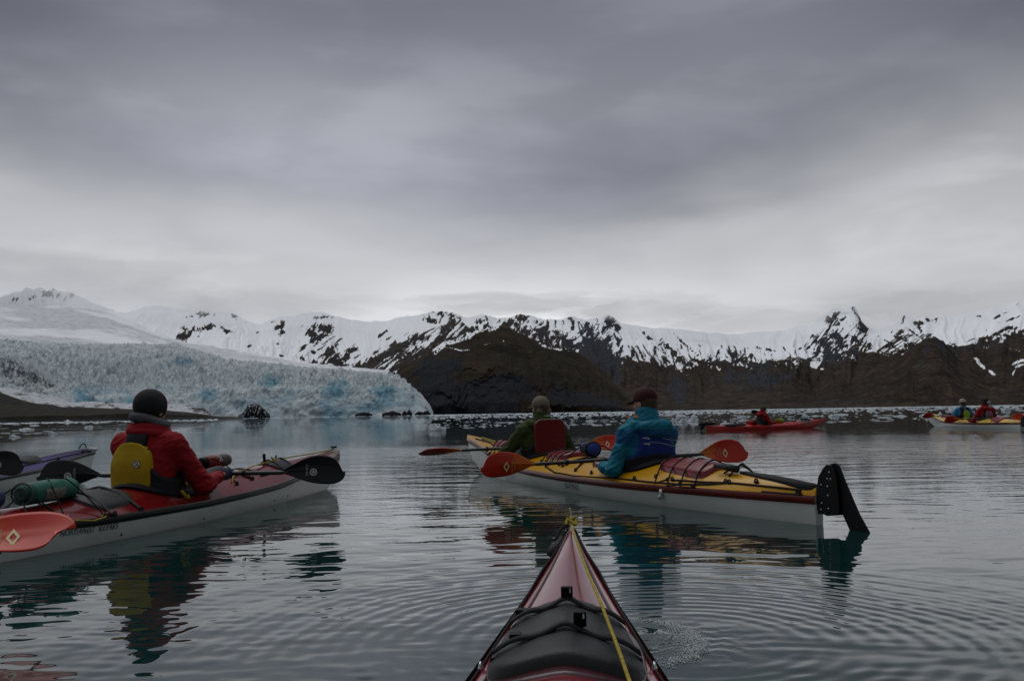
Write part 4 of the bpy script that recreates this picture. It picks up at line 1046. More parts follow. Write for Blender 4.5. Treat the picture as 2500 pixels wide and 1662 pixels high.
deck_line('perimeter_line', HL, LK, M['cord'], [[(4.25, -.165), (5.0, -.10), (5.9, -.03)], [(4.25, .165), (5.0, .10), (5.9, .03)]], .0035)
deck_line('bow_line', HL, LK, M['yellow_cord'], [[(3.70, -.16), (3.95, -.10, .01), (4.35, -.05, .018), (4.9, .0, .02), (5.6, .01, .012), (6.1, 0, .01)], [(4.72, -.06), (4.75, -.02, .03), (4.80, .02, .02), (4.74, .01, .05), (4.72, -.05, .02)], [(5.55, .03), (5.75, .04, .02), (6.05, .01, .02)], [(3.62, -.2), (3.8, -.12, .01), (3.95, -.10, .02)]], .0055, .006)
deck_line('stern_tether', HL, LK, M['yellow_cord'], [[(1.62, -.235), (1.66, -.275, .0), (1.78, -.297, -.01), (1.90, -.29, 0), (1.95, -.262)], [(1.61, -.22), (1.60, -.25, .02), (1.63, -.24, .03), (1.62, -.22)], [(1.93, -.25), (1.95, -.27, .02), (1.97, -.25, .02)]], .005, .006)
for x, y in ((1.62, -.235), (1.95, -.262), (1.62, .22), (1.95, .22), (3.62, .22), (3.66, -.22), (3.98, -.19), (3.98, .19), (4.22, -.16), (4.25, .165), (2.30, -.27), (2.02, -.27)): fitting('deck_fitting', HL, LK, M['black'], x, y, .02)
patch('hatch_cover', HL, LK, M['rubber'], 4.78, 0, .40, .26, .014, .012)
deck_line('hatch_strap', HL, LK, M['cord'], [[(4.66, .15), (4.66, 0, .03), (4.66, -.155)], [(4.9, .13), (4.9, 0, .03), (4.9, -.14)]], .008)
def tab(name, H, parent, x, y, h, lean=0, w=.02, mat=None, t=.007):
    z = float(H.dz(x, y)); P = [([(x, y, z+.01), (x+lean*h, y, z+.01+h)], [w*.8, w])]
    V, F = tube_mesh(P, 10); c = np.array([x, y, 0]); V = [tuple((np.array(v)-c)*np.array([.45, 1, 1])+c) for v in V]
    return obj_from(name, H.rk(np.array(V)).tolist(), F, mat or M['black'], parent)
tab('strap_buckle', HL, LK, 4.55, -.02, .085, -.3, .015); tab('strap_buckle', HL, LK, 4.86, .03, .05, 1.2, .010)
tubes('bow_toggle', [([(6.18, -.03, .405), (6.18, .03, .405)], .010), ([(6.12, 0, .37), (6.17, 0, .40)], .005)], M['black'], LK)
# ---- paddler
A_RED = rad(A1)
PH = rad(A1-4)
pr = person('paddler in a red jacket with a yellow backed life vest and dark knit hat', (-2.495, 6.66), PH, .0055, .03, 1.05, 1.06, 'red_shell',
    arms=(((.20, .30, .26), (.42, .28, .28), (0, 1, 0)), ((.20, -.30, .25), (.46, -.24, .285), (0, 1, 0))), head=(.045, .735, -.12, .05), hat='beanie', hatm='charcoal_knit', seed=3, hands=True, collar='tall', fold=.011,
    vest=[('life_vest', 'black_vest', .040, lambda x, y, z: np.minimum(np.maximum(np.maximum(.15-z, z-.50), -np.minimum(sup(y, z, .250, .51, .155, .215, 2.), sup(y, z, -.250, .51, .155, .215, 2.))), np.maximum(np.abs(y)-.072, np.maximum(.42-z, z-.625)))),
          ('back_panel', 'yellow_vest', .052, lambda x, y, z: np.maximum(np.maximum(sup(y, z, 0.02, .335, .150, .205, 2.6), -(z-.15)), x+.03), 'life_vest')])
rp = pr['root']
# striped side of the knit hat, fleece neck tube, high jacket collar
HCc = np.array([.045, 0, .735]); Rh = rotz(-.12)@roty(.05)
Kf = SDF(HCc-.2, HCc+.2, .006); Kf.ell(HCc+Rh@np.array([-.008, 0, .040]), (.119, .099, .110), Rh, .01); L3 = (Kf.coords()-HCc)@Rh
Kf.F = np.maximum(Kf.F, -(L3[..., 2]+.034+L3[..., 0]*.25)); Kf.F = np.maximum(np.maximum(Kf.F, L3[..., 1]+.01), .030-L3[..., 0])
Kf.build('hat_side_panel', M['maroon_knit'], bpy.data.objects['knit_hat'])
Nf = SDF((-.16, -.2, .52), (.24, .2, .78), .006)
for q in np.linspace(0, 2*math.pi, 22, endpoint=False):
    c, s_ = math.cos(q), math.sin(q); c2, s2 = math.cos(q+.3), math.sin(q+.3)
    z1 = .668-.030*c+.018*s_
    Nf.cap((.035+.098*c, .100*s_, z1+.008*math.sin(4*q)), (.035+.098*c2, .100*s2, .668-.030*c2+.018*s2), .026+.006*math.sin(3*q), k=.012)
Nf.build('neck_gaiter', M['grey_fleece'], rp, lambda V: .006*perlin(V[:, 0]*20, V[:, 1]*20, V[:, 2]*34, 2))
Cf = SDF((-.18, -.22, .48), (.26, .22, .72), .006)
for q in np.linspace(0, 2*math.pi, 22, endpoint=False):
    c, s_ = math.cos(q), math.sin(q); c2, s2 = math.cos(q+.3), math.sin(q+.3)
    Cf.cap((.030+.108*c, .112*s_, .605+.012*s_), (.030+.108*c2, .112*s2, .605+.012*s2), .030, k=.012); Cf.cap((.030+.100*c, .104*s_, .640), (.030+.100*c2, .104*s2, .640), .018, k=.02)
Cf.build('collar', M['red_shell'], rp, lambda V: .006*perlin(V[:, 0]*16, V[:, 1]*16, V[:, 2]*30, 6))
W = pr['back_panel_F']
def on_back(W, items, cy, cz, s, off=.003):
    out = []
    for v, f in items:
        yz = [(cy-p[0]*s, cz+p[1]*s) for p in v]; out.append((back_at(W, yz, off+.0005), f))
    return joinVF(out)
disc = (np.array([(0, 0, 0)]+[(math.cos(a), math.sin(a), 0) for a in np.linspace(0, 2*math.pi, 24, endpoint=False)]), [(0, k+1, (k+1) % 24+1) for k in range(24)])
V, F = on_back(W, [disc], -.055, .405, .024, .0035); bg = obj_from('badge', V, F, M['mark_white'], pr['back_panel'], smooth=False)
rg = ring_mark(1, .16); sw = tube_mesh([([(-.5, .1, 0), (-.15, .5, 0), (.25, .45, 0), (.3, 0, 0), (.55, -.45, 0)], .12), ([(.2, -.1, 0), (-.2, -.45, 0), (-.5, -.3, 0)], .14)], 4)
V, F = on_back(W, [rg, (np.array(sw[0]), sw[1])], -.055, .405, .0245, .0045); obj_from('badge_mark', V, F, M['mark_black'], bg, smooth=False)
tubes('pull_tab', [([(.02, -.252, .225), (.045, -.258, .20), (.05, -.258, .18)], .009), ([(.085, -.250, .185), (.11, -.245, .17)], [.016, .012]), ([(.07, -.25, .275), (.085, -.25, .255)], .007)], M['yellow_vest'], pr['life_vest'])
# ---- paddle of that paddler, with hand mitts
pd = paddle('paddle', at_y(90, 1097, 7.10), at_y(791, 1086, 7.15), M['black_blade'], (90, 90), .47, .205, mark_round, 'black bladed paddle held across the lap of the paddler in red at the left', roll0=0)
def mitt(parent, x, sgn, ma, mb):
    Fm = SDF((x-.16, -.20, -.13), (x+.16, .16, .13), .006)
    Fm.cap((x-.06*sgn, 0, 0), (x+.06*sgn, 0, 0), .040, .046, .02); Fm.cap((x, -.02, 0), (x-.05*sgn, -.11, -.030), .055, .058, .03)
    Fm.cap((x-.05*sgn, -.11, -.030), (x-.065*sgn, -.13, -.038), .060, .066, .01)
    o1 = Fm.build('paddle_mitt', ma, parent, lambda V: .006*perlin(V[:, 0]*22, V[:, 1]*22, V[:, 2]*22, 4))
    Fb = SDF((x-.12, -.06, -.07), (x+.12, .07, .07), .006); Fb.cap((x-.01*sgn, .004, .0), (x+.075*sgn, .004, 0), .049, .040, .01); Fb.build('mitt_panel', mb, o1, lambda V: .004*perlin(V[:, 0]*22, V[:, 1]*22, V[:, 2]*22, 4))
mitt(pd, .185, 1, M['grey_neo'], M['blue_neo']); mitt(pd, -.25, -1, M['grey_neo'], M['blue_neo'])
# ---- gear on that kayak
def on_boat(B, ang, x, y): a = rad(ang); return (B[0]+x*math.cos(a)-y*math.sin(a), B[1]+x*math.sin(a)+y*math.cos(a))
bx, by = on_boat((-3.03, 3.92), A1, 1.75, -.02)
rb = rollbag('dry_bag', (bx, by, .322), (0, 0, rad(A1+6)), .066, .50, M['green_dry_bag'], M['grey_neo'], 'green rolled dry bag strapped on the rear deck behind the paddler in red', 'dry bag')
V, F = [], []
for i in range(9):
    for k in range(7):
        a = rad(205)+k*.17; u = i/8; V.append(((u-.5)*.21*(1-.25*abs(k-3)/3)-.03, -.0675*math.sin(a-rad(90)+0), .0635*math.cos(a-rad(90)-0)))
pn = [( (u-.5)*.2-.02, -.0685*math.cos(a), .0655*math.sin(a)) for u in np.linspace(0, 1, 9) for a in np.linspace(-.75-.0*u, .25, 7)]
for i in range(9):
    for k in range(7):
        x, y, z = pn[i*7+k]; 
m_lab = worn('faded_bag_label', (.20, .15, .14), (.014, .10, .07), .52)
obj_from('faded_label', pn, grid_faces(9, 7).tolist(), m_lab, rb)
bx, by = on_boat((-3.03, 3.92), A1, 1.18, .03)
rollbag('dry_bag', (bx, by, .31), (0, 0, rad(A1-4)), .062, .44, M['navy_dry_bag'], M['blue_bag'], 'dark navy dry bag on the rear deck, at the left frame edge', 'dry bag')
bx, by = on_boat((-3.03, 3.92), A1, 3.80, .02)
rt = empty('drink_bottle', (bx, by, .385), rot=(0, rad(-4), rad(A1-20))); tag(rt, 'red and black insulated bottle lying on the red foredeck in front of the paddler', 'bottle')
V, F = tube_mesh([([(-.115, 0, 0), (-.11, 0, 0), (-.02, 0, 0), (.08, 0, 0), (.115, 0, 0), (.125, 0, 0)], [.030, .050, .052, .050, .040, .012])], 20); m_bt, t, p = new_mat('bottle_sleeve')
co = t.node('ShaderNodeTexCoord').outputs['Object']; s3 = t.node('ShaderNodeSeparateXYZ'); t.put(s3.inputs[0], co)
t.put(p.inputs['Base Color'], t.mix(t.smooth(t.m('ADD', s3.outputs[0], t.m('MULTIPLY', s3.outputs[2], .5)), .015, .02), (.20, .015, .015), (.06, .05, .045))); p.inputs['Roughness'].default_value = .6
obj_from('bottle_body', V, F, m_bt, rt)
V, F = tube_mesh([([(-.165, 0, 0), (-.158, 0, 0), (-.12, 0, 0), (-.112, 0, 0)], [.03, .046, .048, .044])], 20); obj_from('bottle_cap', V, F, M['black'], rt)
V, F = tube_mesh([([(-.02+.02*math.sin(q*2), -.0525*math.cos(q*.7), .0525*math.sin(q*.7)) for q in np.linspace(-.2, 1.6, 14)], .004), ([(-.02+.028*math.sin(q*2+1.2), -.053*math.cos(q*.7), .053*math.sin(q*.7)) for q in np.linspace(0, 1.5, 14)], .003)], 5); obj_from('swirl_print', V, F, M['mark_white'], rt)

# ================================================================ PURPLE KAYAK AT THE LEFT EDGE
tip = at_y(213, 1032, 12.0); A2 = 84.0; d2 = np.array([math.cos(rad(A2)), math.sin(rad(A2))]); L2 = 5.2
PKo = tip[:2]-d2*(L2+.10)
PK = boat(PKo, A2, 'purple decked white kayak whose bow points in from the left frame edge')
HP = Hull(L2, .58, PROF, [(0, .24), (.2, .17), (.5, .15), (.75, .20), (.9, .28), (1, .335)], [(0, .27), (.3, .26), (.5, .28), (.75, .315), (.9, .355), (1, .385)], [(0, .08), (.05, -.05), (.5, -.12), (.88, -.08), (.96, .0), (1, .15)], 1.7, .45)
build_kayak(HP, M['white_gelcoat'], M['purple_gelcoat'], M['black_stripe'], PK, .030, rake=(.15, .18))
deck_line('perimeter_line', HP, PK, M['cord'], [[(3.2, -.2), (4.0, -.12), (5.1, -.02)], [(3.2, .2), (4.0, .12), (5.1, .02)]], .006)
deck_line('bow_line', HP, PK, M['white_cord'], [[(3.5, -.1), (4.2, -.05, .012), (5.1, 0, .01)]], .005)
patch('hatch_cover', HP, PK, M['rubber'], 3.9, 0, .4, .26, .02, .015)
skirt(HP, PK, 2.4, .8, .44, (.16, .16), 0, .02)
for x, y in ((4.4, -.1), (4.4, .1), (4.95, .03), (4.95, -.03)): fitting('deck_fitting', HP, PK, M['black'], x, y, .022)
tubes('bow_toggle', [([(5.16, -.02, .37), (5.30, -.05, .365)], .022)], M['white_plastic'], PK, 12); tubes('grab_loop', [(spline([(5.0, 0, .385), (5.05, 0, .43), (5.12, 0, .435), (5.16, 0, .39)], 5), .007)], M['cord'], PK)
paddle('paddle', at_y(-520, 1075, 8.6), at_y(51, 1070, 8.5), M['black_blade'], (85, 88), .47, .21, mark_round, 'black paddle blade reaching in from the left frame edge before the purple bow')
paddle('paddle', at_y(-820, 1330, 3.5), at_y(150, 1216, 3.95), M['orange_blade'], (50, 42), .47, .20, mark_diamond, 'orange paddle blade in the lower left corner in front of the white hull', printm='mark_cream', skew=-.09)

# ================================================================ YELLOW DOUBLE KAYAK
YO = (1.88, 6.10); A3 = math.degrees(math.atan2(.934, -.358))
YK = boat(YO, A3, 'long yellow and white double kayak with maroon hatches and a black rudder, at centre right')
PROF2 = [(0, .07), (.03, .16), (.10, .36), (.2, .62), (.33, .90), (.48, 1), (.6, .98), (.74, .76), (.87, .40), (.95, .16), (1, .05)]
HY = Hull(6.55, .74, PROF2, [(0, .175), (.1, .165), (.3, .150), (.5, .15), (.7, .17), (.82, .22), (.93, .33), (1, .405)],
          [(0, .235), (.04, .25), (.12, .275), (.22, .30), (.33, .305), (.5, .295), (.65, .300), (.8, .325), (.92, .405), (1, .455)], [(0, -.06), (.1, -.10), (.5, -.13), (.8, -.11), (.92, -.05), (.97, .03), (1, .15)], 2.0, .40)
build_kayak(HY, M['white_gelcoat'], M['yellow_gelcoat'], M['maroon_stripe'], YK, .046, rake=(0, .30))
skirt(HY, YK, 2.30, .86, .48, (.21, .18), -.10, .08); skirt(HY, YK, 4.52, .84, .46, (.21, .18), -.10, .06)
def strapped_hatch(cx, l, w, n=4):
    pt = patch('hatch_cover', HY, YK, M['hatch_maroon'], cx, 0, l, w, .040, .016, e=5)
    xs_ = np.linspace(cx-l*.38, cx+l*.38, n)
    deck_line('hatch_strap', HY, YK, M['cord'], [[(x-.03, w/2+.05), (x-.01, w*.49, .040), (x, w*.3, .050), (x+.02, 0, .060), (x+.04, -w*.3, .050), (x+.05, -w*.49, .04), (x+.06, -w/2-.05)] for x in xs_]+[[(xs_[i]-.03, w/2+.05), (xs_[i]+(xs_[i+1]-xs_[i])*.5, w/2+.10), (xs_[i+1]-.03, w/2+.05)] for i in range(0, n-1)], .006, .004, 6)
    for x in xs_: fitting('strap_cleat', HY, YK, M['black'], x-.03, w/2+.06, .018); fitting('strap_cleat', HY, YK, M['black'], x+.06, -w/2-.05, .018)
strapped_hatch(1.42, .70, .31, 4); strapped_hatch(3.74, .46, .36, 4); strapped_hatch(5.50, .32, .22, 3)
patch('rudder_cradle', HY, YK, M['black'], .42, 0, .82, .075, .012, .008, e=3); 
deck_line('bungee_cord', HY, YK, M['cord'], [[(2.95, .30), (3.30, -.25)], [(3.30, .27), (2.95, -.28)], [(2.95, .30), (3.10, .10, .02), (3.40, .24)], [(3.40, .24), (3.30, .1, .10), (3.18, -.1, .11), (2.95, -.28)], [(4.98, .2), (5.25, -.15)], [(5.25, .15), (4.98, -.2)], [(.95, .06), (.82, .0, .05), (.72, -.07)], [(.86, .08), (.78, .02, .07), (.70, .0, .02)]], .0065)
deck_line('perimeter_line', HY, YK, M['cord'], [[(.12, .036), (.30, .058), (.80, .118), (1.08, .162), (1.42, .205)], [(.80, .118), (1.0, .162), (1.30, .215), (1.70, .262), (2.3, .315, -.004), (2.9, .348, -.006), (3.3, .352), (3.62, .30)], [(.10, .045), (.45, .098)],
   [(5.3, .13), (5.9, .05), (6.3, .03)], [(5.3, -.13), (6.3, -.03)], [(1.0, -.22), (2.0, -.34), (3.4, -.32)]], .0075, .006)
deck_line('rudder_line', HY, YK, M['yellow_cord'], [[(5.75, .02), (5.95, .03, .015), (6.15, .02, .01)]], .010)
for x, y in ((.80, .118), (.84, .120), (1.42, .205), (2.95, .30), (3.30, .27), (3.40, .26), (3.62, .30), (2.95, -.28), (.14, .045), (.55, .07), (4.98, .2), (5.25, .15), (2.62, .30), (1.9, .27)): fitting('deck_fitting', HY, YK, M['black'], x, y, .021)
z0 = float(HY.dz(.88, .03)); tubes('bilge_pump', [([(1.02, .09, z0+.045), (.95, .07, z0+.045), (.94, .07, z0+.045), (.80, .05, z0+.03)], [.016, .016, .026, .026])], M['rubber'], YK, 12)
P = HY.side(np.array([1.50]), .10, .010, 1)[0]; tubes('line_toggle', [([P+[0, 0, .005], P+[-.01, .004, -.035]], .013), ([P+[-.01, .004, -.035], P+[.01, .006, -.06]], .016)], M['white_plastic'], YK, 10)
side_text('lettering', HY, YK, M['worn_hard'], 'KAYAKS', 2.92, .085, .075, 1, .004)
V, F = tube_mesh([([( -.10+.012*i, .012*math.sin(i*2.3)*(1 if i % 3 else -1), 0) for i in range(9)], .0025), ([(.02+.012*i, .009*math.sin(i*2.9), 0) for i in range(7)], .0025)], 4)
out = []
for v in V:
    x = 1.12-v[0]; out.append((x, float(HY.b(x))*.985, float(HY.dz(x, float(HY.b(x))*.985))+v[1]-.006+v[2]))
obj_from('scrawled_name', out, F, M['mark_black'], YK)
# ---- rudder
def plate(outline, t, y0=0.0):
    n = len(outline); V = [(x, y0+s_*t/2, z) for s_ in (-1, 1) for x, z in outline]
    F = [list(range(n))[::-1], [n+i for i in range(n)]]+[[i, (i+1) % n, n+(i+1) % n, n+i] for i in range(n)]; return V, F
rud = empty('rudder', (0, 0, 0)); rud.parent = YK
V1, F1 = plate([(-.02, .085), (-.10, .065), (-.20, .078), (-.215, .12), (-.20, .30), (-.185, .345), (-.155, .372), (-.115, .375), (-.085, .355), (-.035, .30), (-.02, .25)], .006, .020)
V2, F2 = plate([(-.02, .085), (-.10, .065), (-.20, .078), (-.215, .12), (-.20, .30), (-.185, .345), (-.155, .372), (-.115, .375), (-.085, .355), (-.035, .30), (-.02, .25)], .006, -.020)
hs_, fs_ = joinVF([(V1, F1), (V2, F2)]); obj_from('rudder_housing', hs_, fs_, M['black'], rud, smooth=False)
V, F = plate([(-.115, .345), (-.135, .378), (-.17, .388), (-.205, .37), (-.24, .30), (-.36, .10), (-.465, -.03), (-.485, -.09), (-.47, -.13), (-.38, -.14), (-.335, -.09), (-.265, .02), (-.16, .18)], .012)
obj_from('rudder_blade', V, F, M['black'], rud, smooth=False)
tubes('rudder_bracket', [([(.0, 0, .09), (.0, 0, .235)], .016), ([(.012, 0, .10), (.012, 0, .20)], .020), ([(-.0, 0, .08), (-.03, 0, .08)], .012)], M['black'], rud, 10)
tubes('rivet', [([(x, .0235, z), (x, .027, z)], .0055) for x, z in ((-.06, .25), (-.12, .245), (-.12, .19), (-.06, .14), (-.12, .11), (-.14, .33), (-.15, .29), (-.12, .29), (-.05, .10))], M['steel'], rud, 8)
# ---- the two paddlers
AY = rad(A3)
mt_, t, p = new_mat('turquoise_two_tone'); co = t.node('ShaderNodeTexCoord').outputs['Object']; s3 = t.node('ShaderNodeSeparateXYZ'); t.put(s3.inputs[0], co)
yk = t.m('MULTIPLY', t.smooth(t.m('ADD', s3.outputs[2], t.m('MULTIPLY', t.m('ABSOLUTE', s3.outputs[1]), -.35)), .345, .35), t.m('SUBTRACT', 1.0, t.smooth(s3.outputs[2], .553, .557)))
t.put(p.inputs['Base Color'], t.mix(yk, t.ramp(t.noise(co, 6, 5, .6), [(.3, (.003, .105, .165)), (.7, (.005, .165, .235))]), (.004, .070, .17))); p.inputs['Roughness'].default_value = .75; p.inputs['Specular IOR Level'].default_value = .25
b = t.node('ShaderNodeBump'); b.inputs['Distance'].default_value = .006; t.put(b.inputs['Height'], t.noise(co, 26, 4, .6)); t.l.new(b.outputs[0], p.inputs['Normal'])
lp = person('person in a turquoise hooded jacket, blue life vest and maroon cap', on_boat(YO, A3, 2.14, 0), AY, .0055, .02, 1.03, 1.06, mt_,
    arms=(((.03, .30, .235), (.24, .30, .255), (0, 1, 0)), ((.16, -.25, .27), (.30, -.24, .29), (0, 1, 0))), head=(.05, .755, .55, .02), hat='cap', hatm='maroon_cap', hair='hair_brown', seed=11, collar='hood', fold=.013,
    vest=[('life_vest', 'blue_vest', .044, lambda x, y, z: vest_shell(.30, .57)(x, y, z)), ('vest_waist_band', 'black_vest', .049, lambda x, y, z: np.maximum(z-.365+.9*y*y, .15-z), 'life_vest')])
for q, zz in enumerate((.480, .435)):
    pts = back_at(lp['life_vest_F'], [(y, zz+.016*math.sin(y*15+.8)-.02*(y < -.1)*0) for y in np.linspace(-.15, .15, 26)], .0065)
    tubes('wave_piping', [(pts, .0022)], M['white_cord'], lp['life_vest'], 5)
Sc = SDF((-.05, -.18, .56), (.22, .18, .76), .006)
for q in np.linspace(-1.7, 1.9, 12): Sc.cap((.05+.085*math.cos(q+.5),   .085*math.sin(q+.5), .650+.008*math.sin(q*5)), (.05+.088*math.cos(q+.8), .088*math.sin(q+.8), .645), .014, k=.01)
Sc.cap((.11, .09, .64), (.15, .125, .655), .012, .007); Sc.build('scarf', M['orange_scarf'], lp['root'], lambda V: .004*perlin(V[:, 0]*30, V[:, 1]*30, V[:, 2]*30, 4))
gp = person('person in an olive green jacket with a dark red back panel and a khaki cap', on_boat(YO, A3, 4.38, 0), AY, .006, .04, 1.03, 1.12, 'green_shell',
    arms=(((.14, .37, .29), (.34, .40, .22), (0, 1, 0)), ((.10, -.36, .26), (.30, -.36, .24), (0, 1, 0))), head=(.07, .730, .12, .04), hat='flap', hatm='khaki_cap', hair='hair_brown', seed=21, collar='hood', fold=.012,
    vest=[('life_vest', 'black_vest', .036, lambda x, y, z: vest_shell(.16, .55)(x, y, z))])
gp['back_panel'], W = slab('back_panel', M['dark_red_vest'], gp['root'], .445, .162, .185, -.185, .9, .022, .12)
pts = [(-.185+.9*y*y+.12*(.185*(1-abs(y/.162)**5)**.2-.0)-.015, y, .445+.187*(1-abs(y/.162)**5)**.2) for y in np.linspace(-.15, .15, 22)]; tubes('top_piping', [(pts, .0035)], M['white_cord'], gp['back_panel'], 6)
tubes('hood_print', [([(-.172, y, .665), (-.172, y+d_, .667)], .003) for y, d_ in ((.05, .008), (.028, .010), (-.005, .04))], M['mark_white'], gp['root'], 5)
paddle('paddle', at_y(1110, 1076, 8.05), at_y(1721, 1040, 8.62), M['orange_blade'], (82, 80), .48, .205, mark_diamond, 'orange bladed paddle held by the person in the turquoise jacket', printm='mark_cream')
paddle('paddle', at_y(967, 1041, 10.35), at_y(1440, 1020, 10.9), M['orange_blade'], (24, 62), .48, .19, mark_diamond, 'orange bladed paddle held by the person in the olive green jacket', printm='mark_cream')
bx, by = on_boat(YO, A3, 3.22, .02)
wb = rollbag('water_bag', (bx, by, .375), (0, 0, rad(A3+172)), .068, .22, M['blue_bag'], M['black'], 'round blue and black bag strapped between the two seats of the yellow kayak', 'bag')
P = [(-.12+.02*math.sin(t*6), -.06-.05*math.sin(t*3.1), -.05+.12*t) for t in np.linspace(0, 1, 14)]; tubes('bag_cord', [(spline([(-.10, .05, -.05), (-.16, .10, 0), (-.17, .09, .05), (-.13, .03, .05), (-.10, 0, 0)], 5), .0045)], M['white_cord'], wb)
tubes('bag_sleeve', [([(-.03, 0, 0), (.10, 0, 0)], .073)], M['black'], wb, 24)

# ================================================================ FAR RED KAYAK
RO = (6.59, 33.5); A4 = 26.6
RK = boat(RO, A4, 'all red single kayak far off to the right, its black rudder folded up')
HR = Hull(5.25, .60, PROF, [(0, .14), (.1, .13), (.3, .11), (.5, .11), (.7, .13), (.85, .18), (1, .27)], [(0, .17), (.2, .17), (.4, .20), (.6, .22), (.8, .25), (.92, .29), (1, .315)], [(0, -.02), (.06, -.1), (.5, -.12), (.85, -.06), (.95, .06), (1, .25)], 1.8, .45)
M['far_red'] = gel('far_red_gelcoat', (.42, .022, .018), .3)
build_kayak(HR, M['far_red'], M['far_red'], M['maroon_stripe'], RK, .012, nst=50, rake=(.05, .25))
skirt(HR, RK, 2.45, .8, .44, (.18, .17), -.05, .08)
deck_line('bungee_cord', HR, RK, M['cord'], [[(x, .2), (x+.12, -.2)] for x in (3.4, 3.75, 4.1)]+[[(3.9, .17), (5.0, .04)]], .008)
patch('hatch_cover', HR, RK, M['black'], 1.2, 0, .9, .34, .035, .02)
V, F = plate([(-.30, .17), (-.34, .23), (-.25, .27), (.35, .28), (.40, .23), (.30, .20), (-.05, .18), (-.1, .12), (-.22, .02), (-.28, .1), (-.2, .22)], .03); obj_from('rudder', V, F, M['black'], RK, smooth=False)
FA = dict(vox=.013, hands=False)
rp2 = person('person in a red jacket and black vest sitting in profile in the far red kayak', (*on_boat(RO, A4, 2.42, 0), -.06), rad(A4), lean=.04, sh=1.04, jacket='red_shell', arms=(((.12, .30, .26), (.38, .28, .28), None), ((.12, -.30, .26), (.38, -.28, .28), None)), head=(.09, .72, .1, .25), hat='beanie', hatm='olive_knit', hair='hair_brown', collar='hood', seed=31,
    vest=[('life_vest', 'black_vest', .045, lambda x, y, z: vest_shell(.15, .48)(x, y, z))], **FA)
bx, by = on_boat(RO, A4, 3.25, .0)
g = rollbag('deck_bag', (bx, by, .29), (0, 0, rad(A4+20)), .075, .40, M['lime_vest'], M['orange_scarf'], 'yellow green deck bag with an orange lid in front of the far red kayak paddler', 'bag')
bx, by = on_boat(RO, A4, 1.95, .0)
g = rollbag('seat_bag', (bx, by, .25), (0, 0, rad(A4+90)), .08, .42, M['red_shell'], M['black'], 'dark red bag strapped behind the paddler of the far red kayak', 'bag')
q1 = on_boat(RO, A4, 3.05, -.95); q2 = on_boat(RO, A4, 2.95, 1.15)
paddle('paddle', (q1[0]+.55, q1[1], .26), (q2[0], q2[1], .62), M['black_blade'], (60, 60), .46, .19, None, 'dark paddle held across the far red kayak by its paddler')

# ================================================================ FAR YELLOW DOUBLE
FO = (14.85, 28.7); A5 = 89.0
FK = boat(FO, A5, 'far yellow and white double kayak near the right frame edge with two people')
HF = Hull(6.4, .76, PROF2, [(0, .19), (.1, .18), (.3, .16), (.5, .16), (.7, .18), (.82, .23), (.93, .34), (1, .42)], [(0, .25), (.12, .29), (.33, .32), (.5, .31), (.65, .31), (.8, .34), (.92, .42), (1, .47)], [(0, -.06), (.1, -.10), (.5, -.13), (.8, -.11), (.92, -.05), (.97, .03), (1, .15)], 2.0, .42)
build_kayak(HF, M['white_gelcoat'], M['pale_yellow_gelcoat'], M['maroon_stripe'], FK, .045, nst=50, rake=(0, .30))
skirt(HF, FK, 2.25, .86, .48, (.2, .18), -.1, .08); skirt(HF, FK, 4.0, .84, .46, (.2, .18), -.1, .06)
patch('hatch_cover', HF, FK, M['hatch_maroon'], 1.25, 0, .6, .4, .045, .02); patch('hatch_cover', HF, FK, M['hatch_maroon'], 5.1, 0, .5, .26, .03, .02)
deck_line('bungee_cord', HF, FK, M['cord'], [[(2.9, .3), (3.3, -.28)], [(3.3, .28), (2.9, -.28)], [(.5, .15), (1.6, .34), (3.4, .36)], [(1.0, .22), (1.1, -.22)], [(1.4, .25), (1.5, -.25)], [(5.5, .12), (5.7, -.1)]], .009)
fr = empty('rudder', (0, 0, 0)); fr.parent = FK
V, F = plate([(-.02, .07), (-.2, .07), (-.21, .3), (-.15, .38), (-.09, .37), (-.02, .26)], .04); obj_from('rudder_housing', V, F, M['black'], fr, smooth=False)
V, F = plate([(-.12, .36), (-.19, .36), (-.42, -.12), (-.33, -.14)], .014); obj_from('rudder_blade', V, F, M['black'], fr, smooth=False)
person('person in a sky blue jacket and lime green vest on the far double kayak', on_boat(FO, A5, 3.75, 0), rad(A5), lean=.03, sh=1.08, jacket='sky_blue_shell', arms=(((.12, .34, .24), (.36, .32, .24), None), ((.12, -.30, .26), (.36, -.30, .26), None)), head=(.06, .735, .55, .0), hat='cap', hatm='pale_grey_cap', hair='hair_brown', collar='tall', seed=41,
    vest=[('life_vest', 'black_vest', .042, lambda x, y, z: vest_shell(.15, .50)(x, y, z)), ('back_panel', 'lime_vest', .068, lambda x, y, z: np.maximum(sup(y, z, -.02, .35, .095, .17, 3.), x+.04), 'life_vest')], **FA)
far2 = person('person in a red jacket and black sun hat on the far double kayak', on_boat(FO, A5, 2.12, 0), rad(A5), lean=.03, sh=1.08, jacket='red_shell', arms=(((.10, .34, .22), (.34, .36, .22), None), ((.12, -.30, .26), (.36, -.30, .26), None)), head=(.06, .735, .45, .0), hat='brim', hatm='black_hat', hair='hair_brown', collar='hood', seed=51,
    vest=[('life_vest', 'black_vest', .042, lambda x, y, z: vest_shell(.15, .50)(x, y, z)), ('back_panel', 'pink_grey_vest', .068, lambda x, y, z: np.maximum(sup(y, z, -.0, .36, .095, .15, 3.), x+.04), 'life_vest')], **FA)
Fx = SDF((-.28, -.2, .5), (.1, .2, .85), .012); Fx.ell((-.115, -.03, .73), (.05, .05, .055)); Fx.ell((-.145, -.05, .62), (.045, .055, .06), k=.02); Fx.build('pale_pouch', M['pale_grey_cap'], far2['root'])
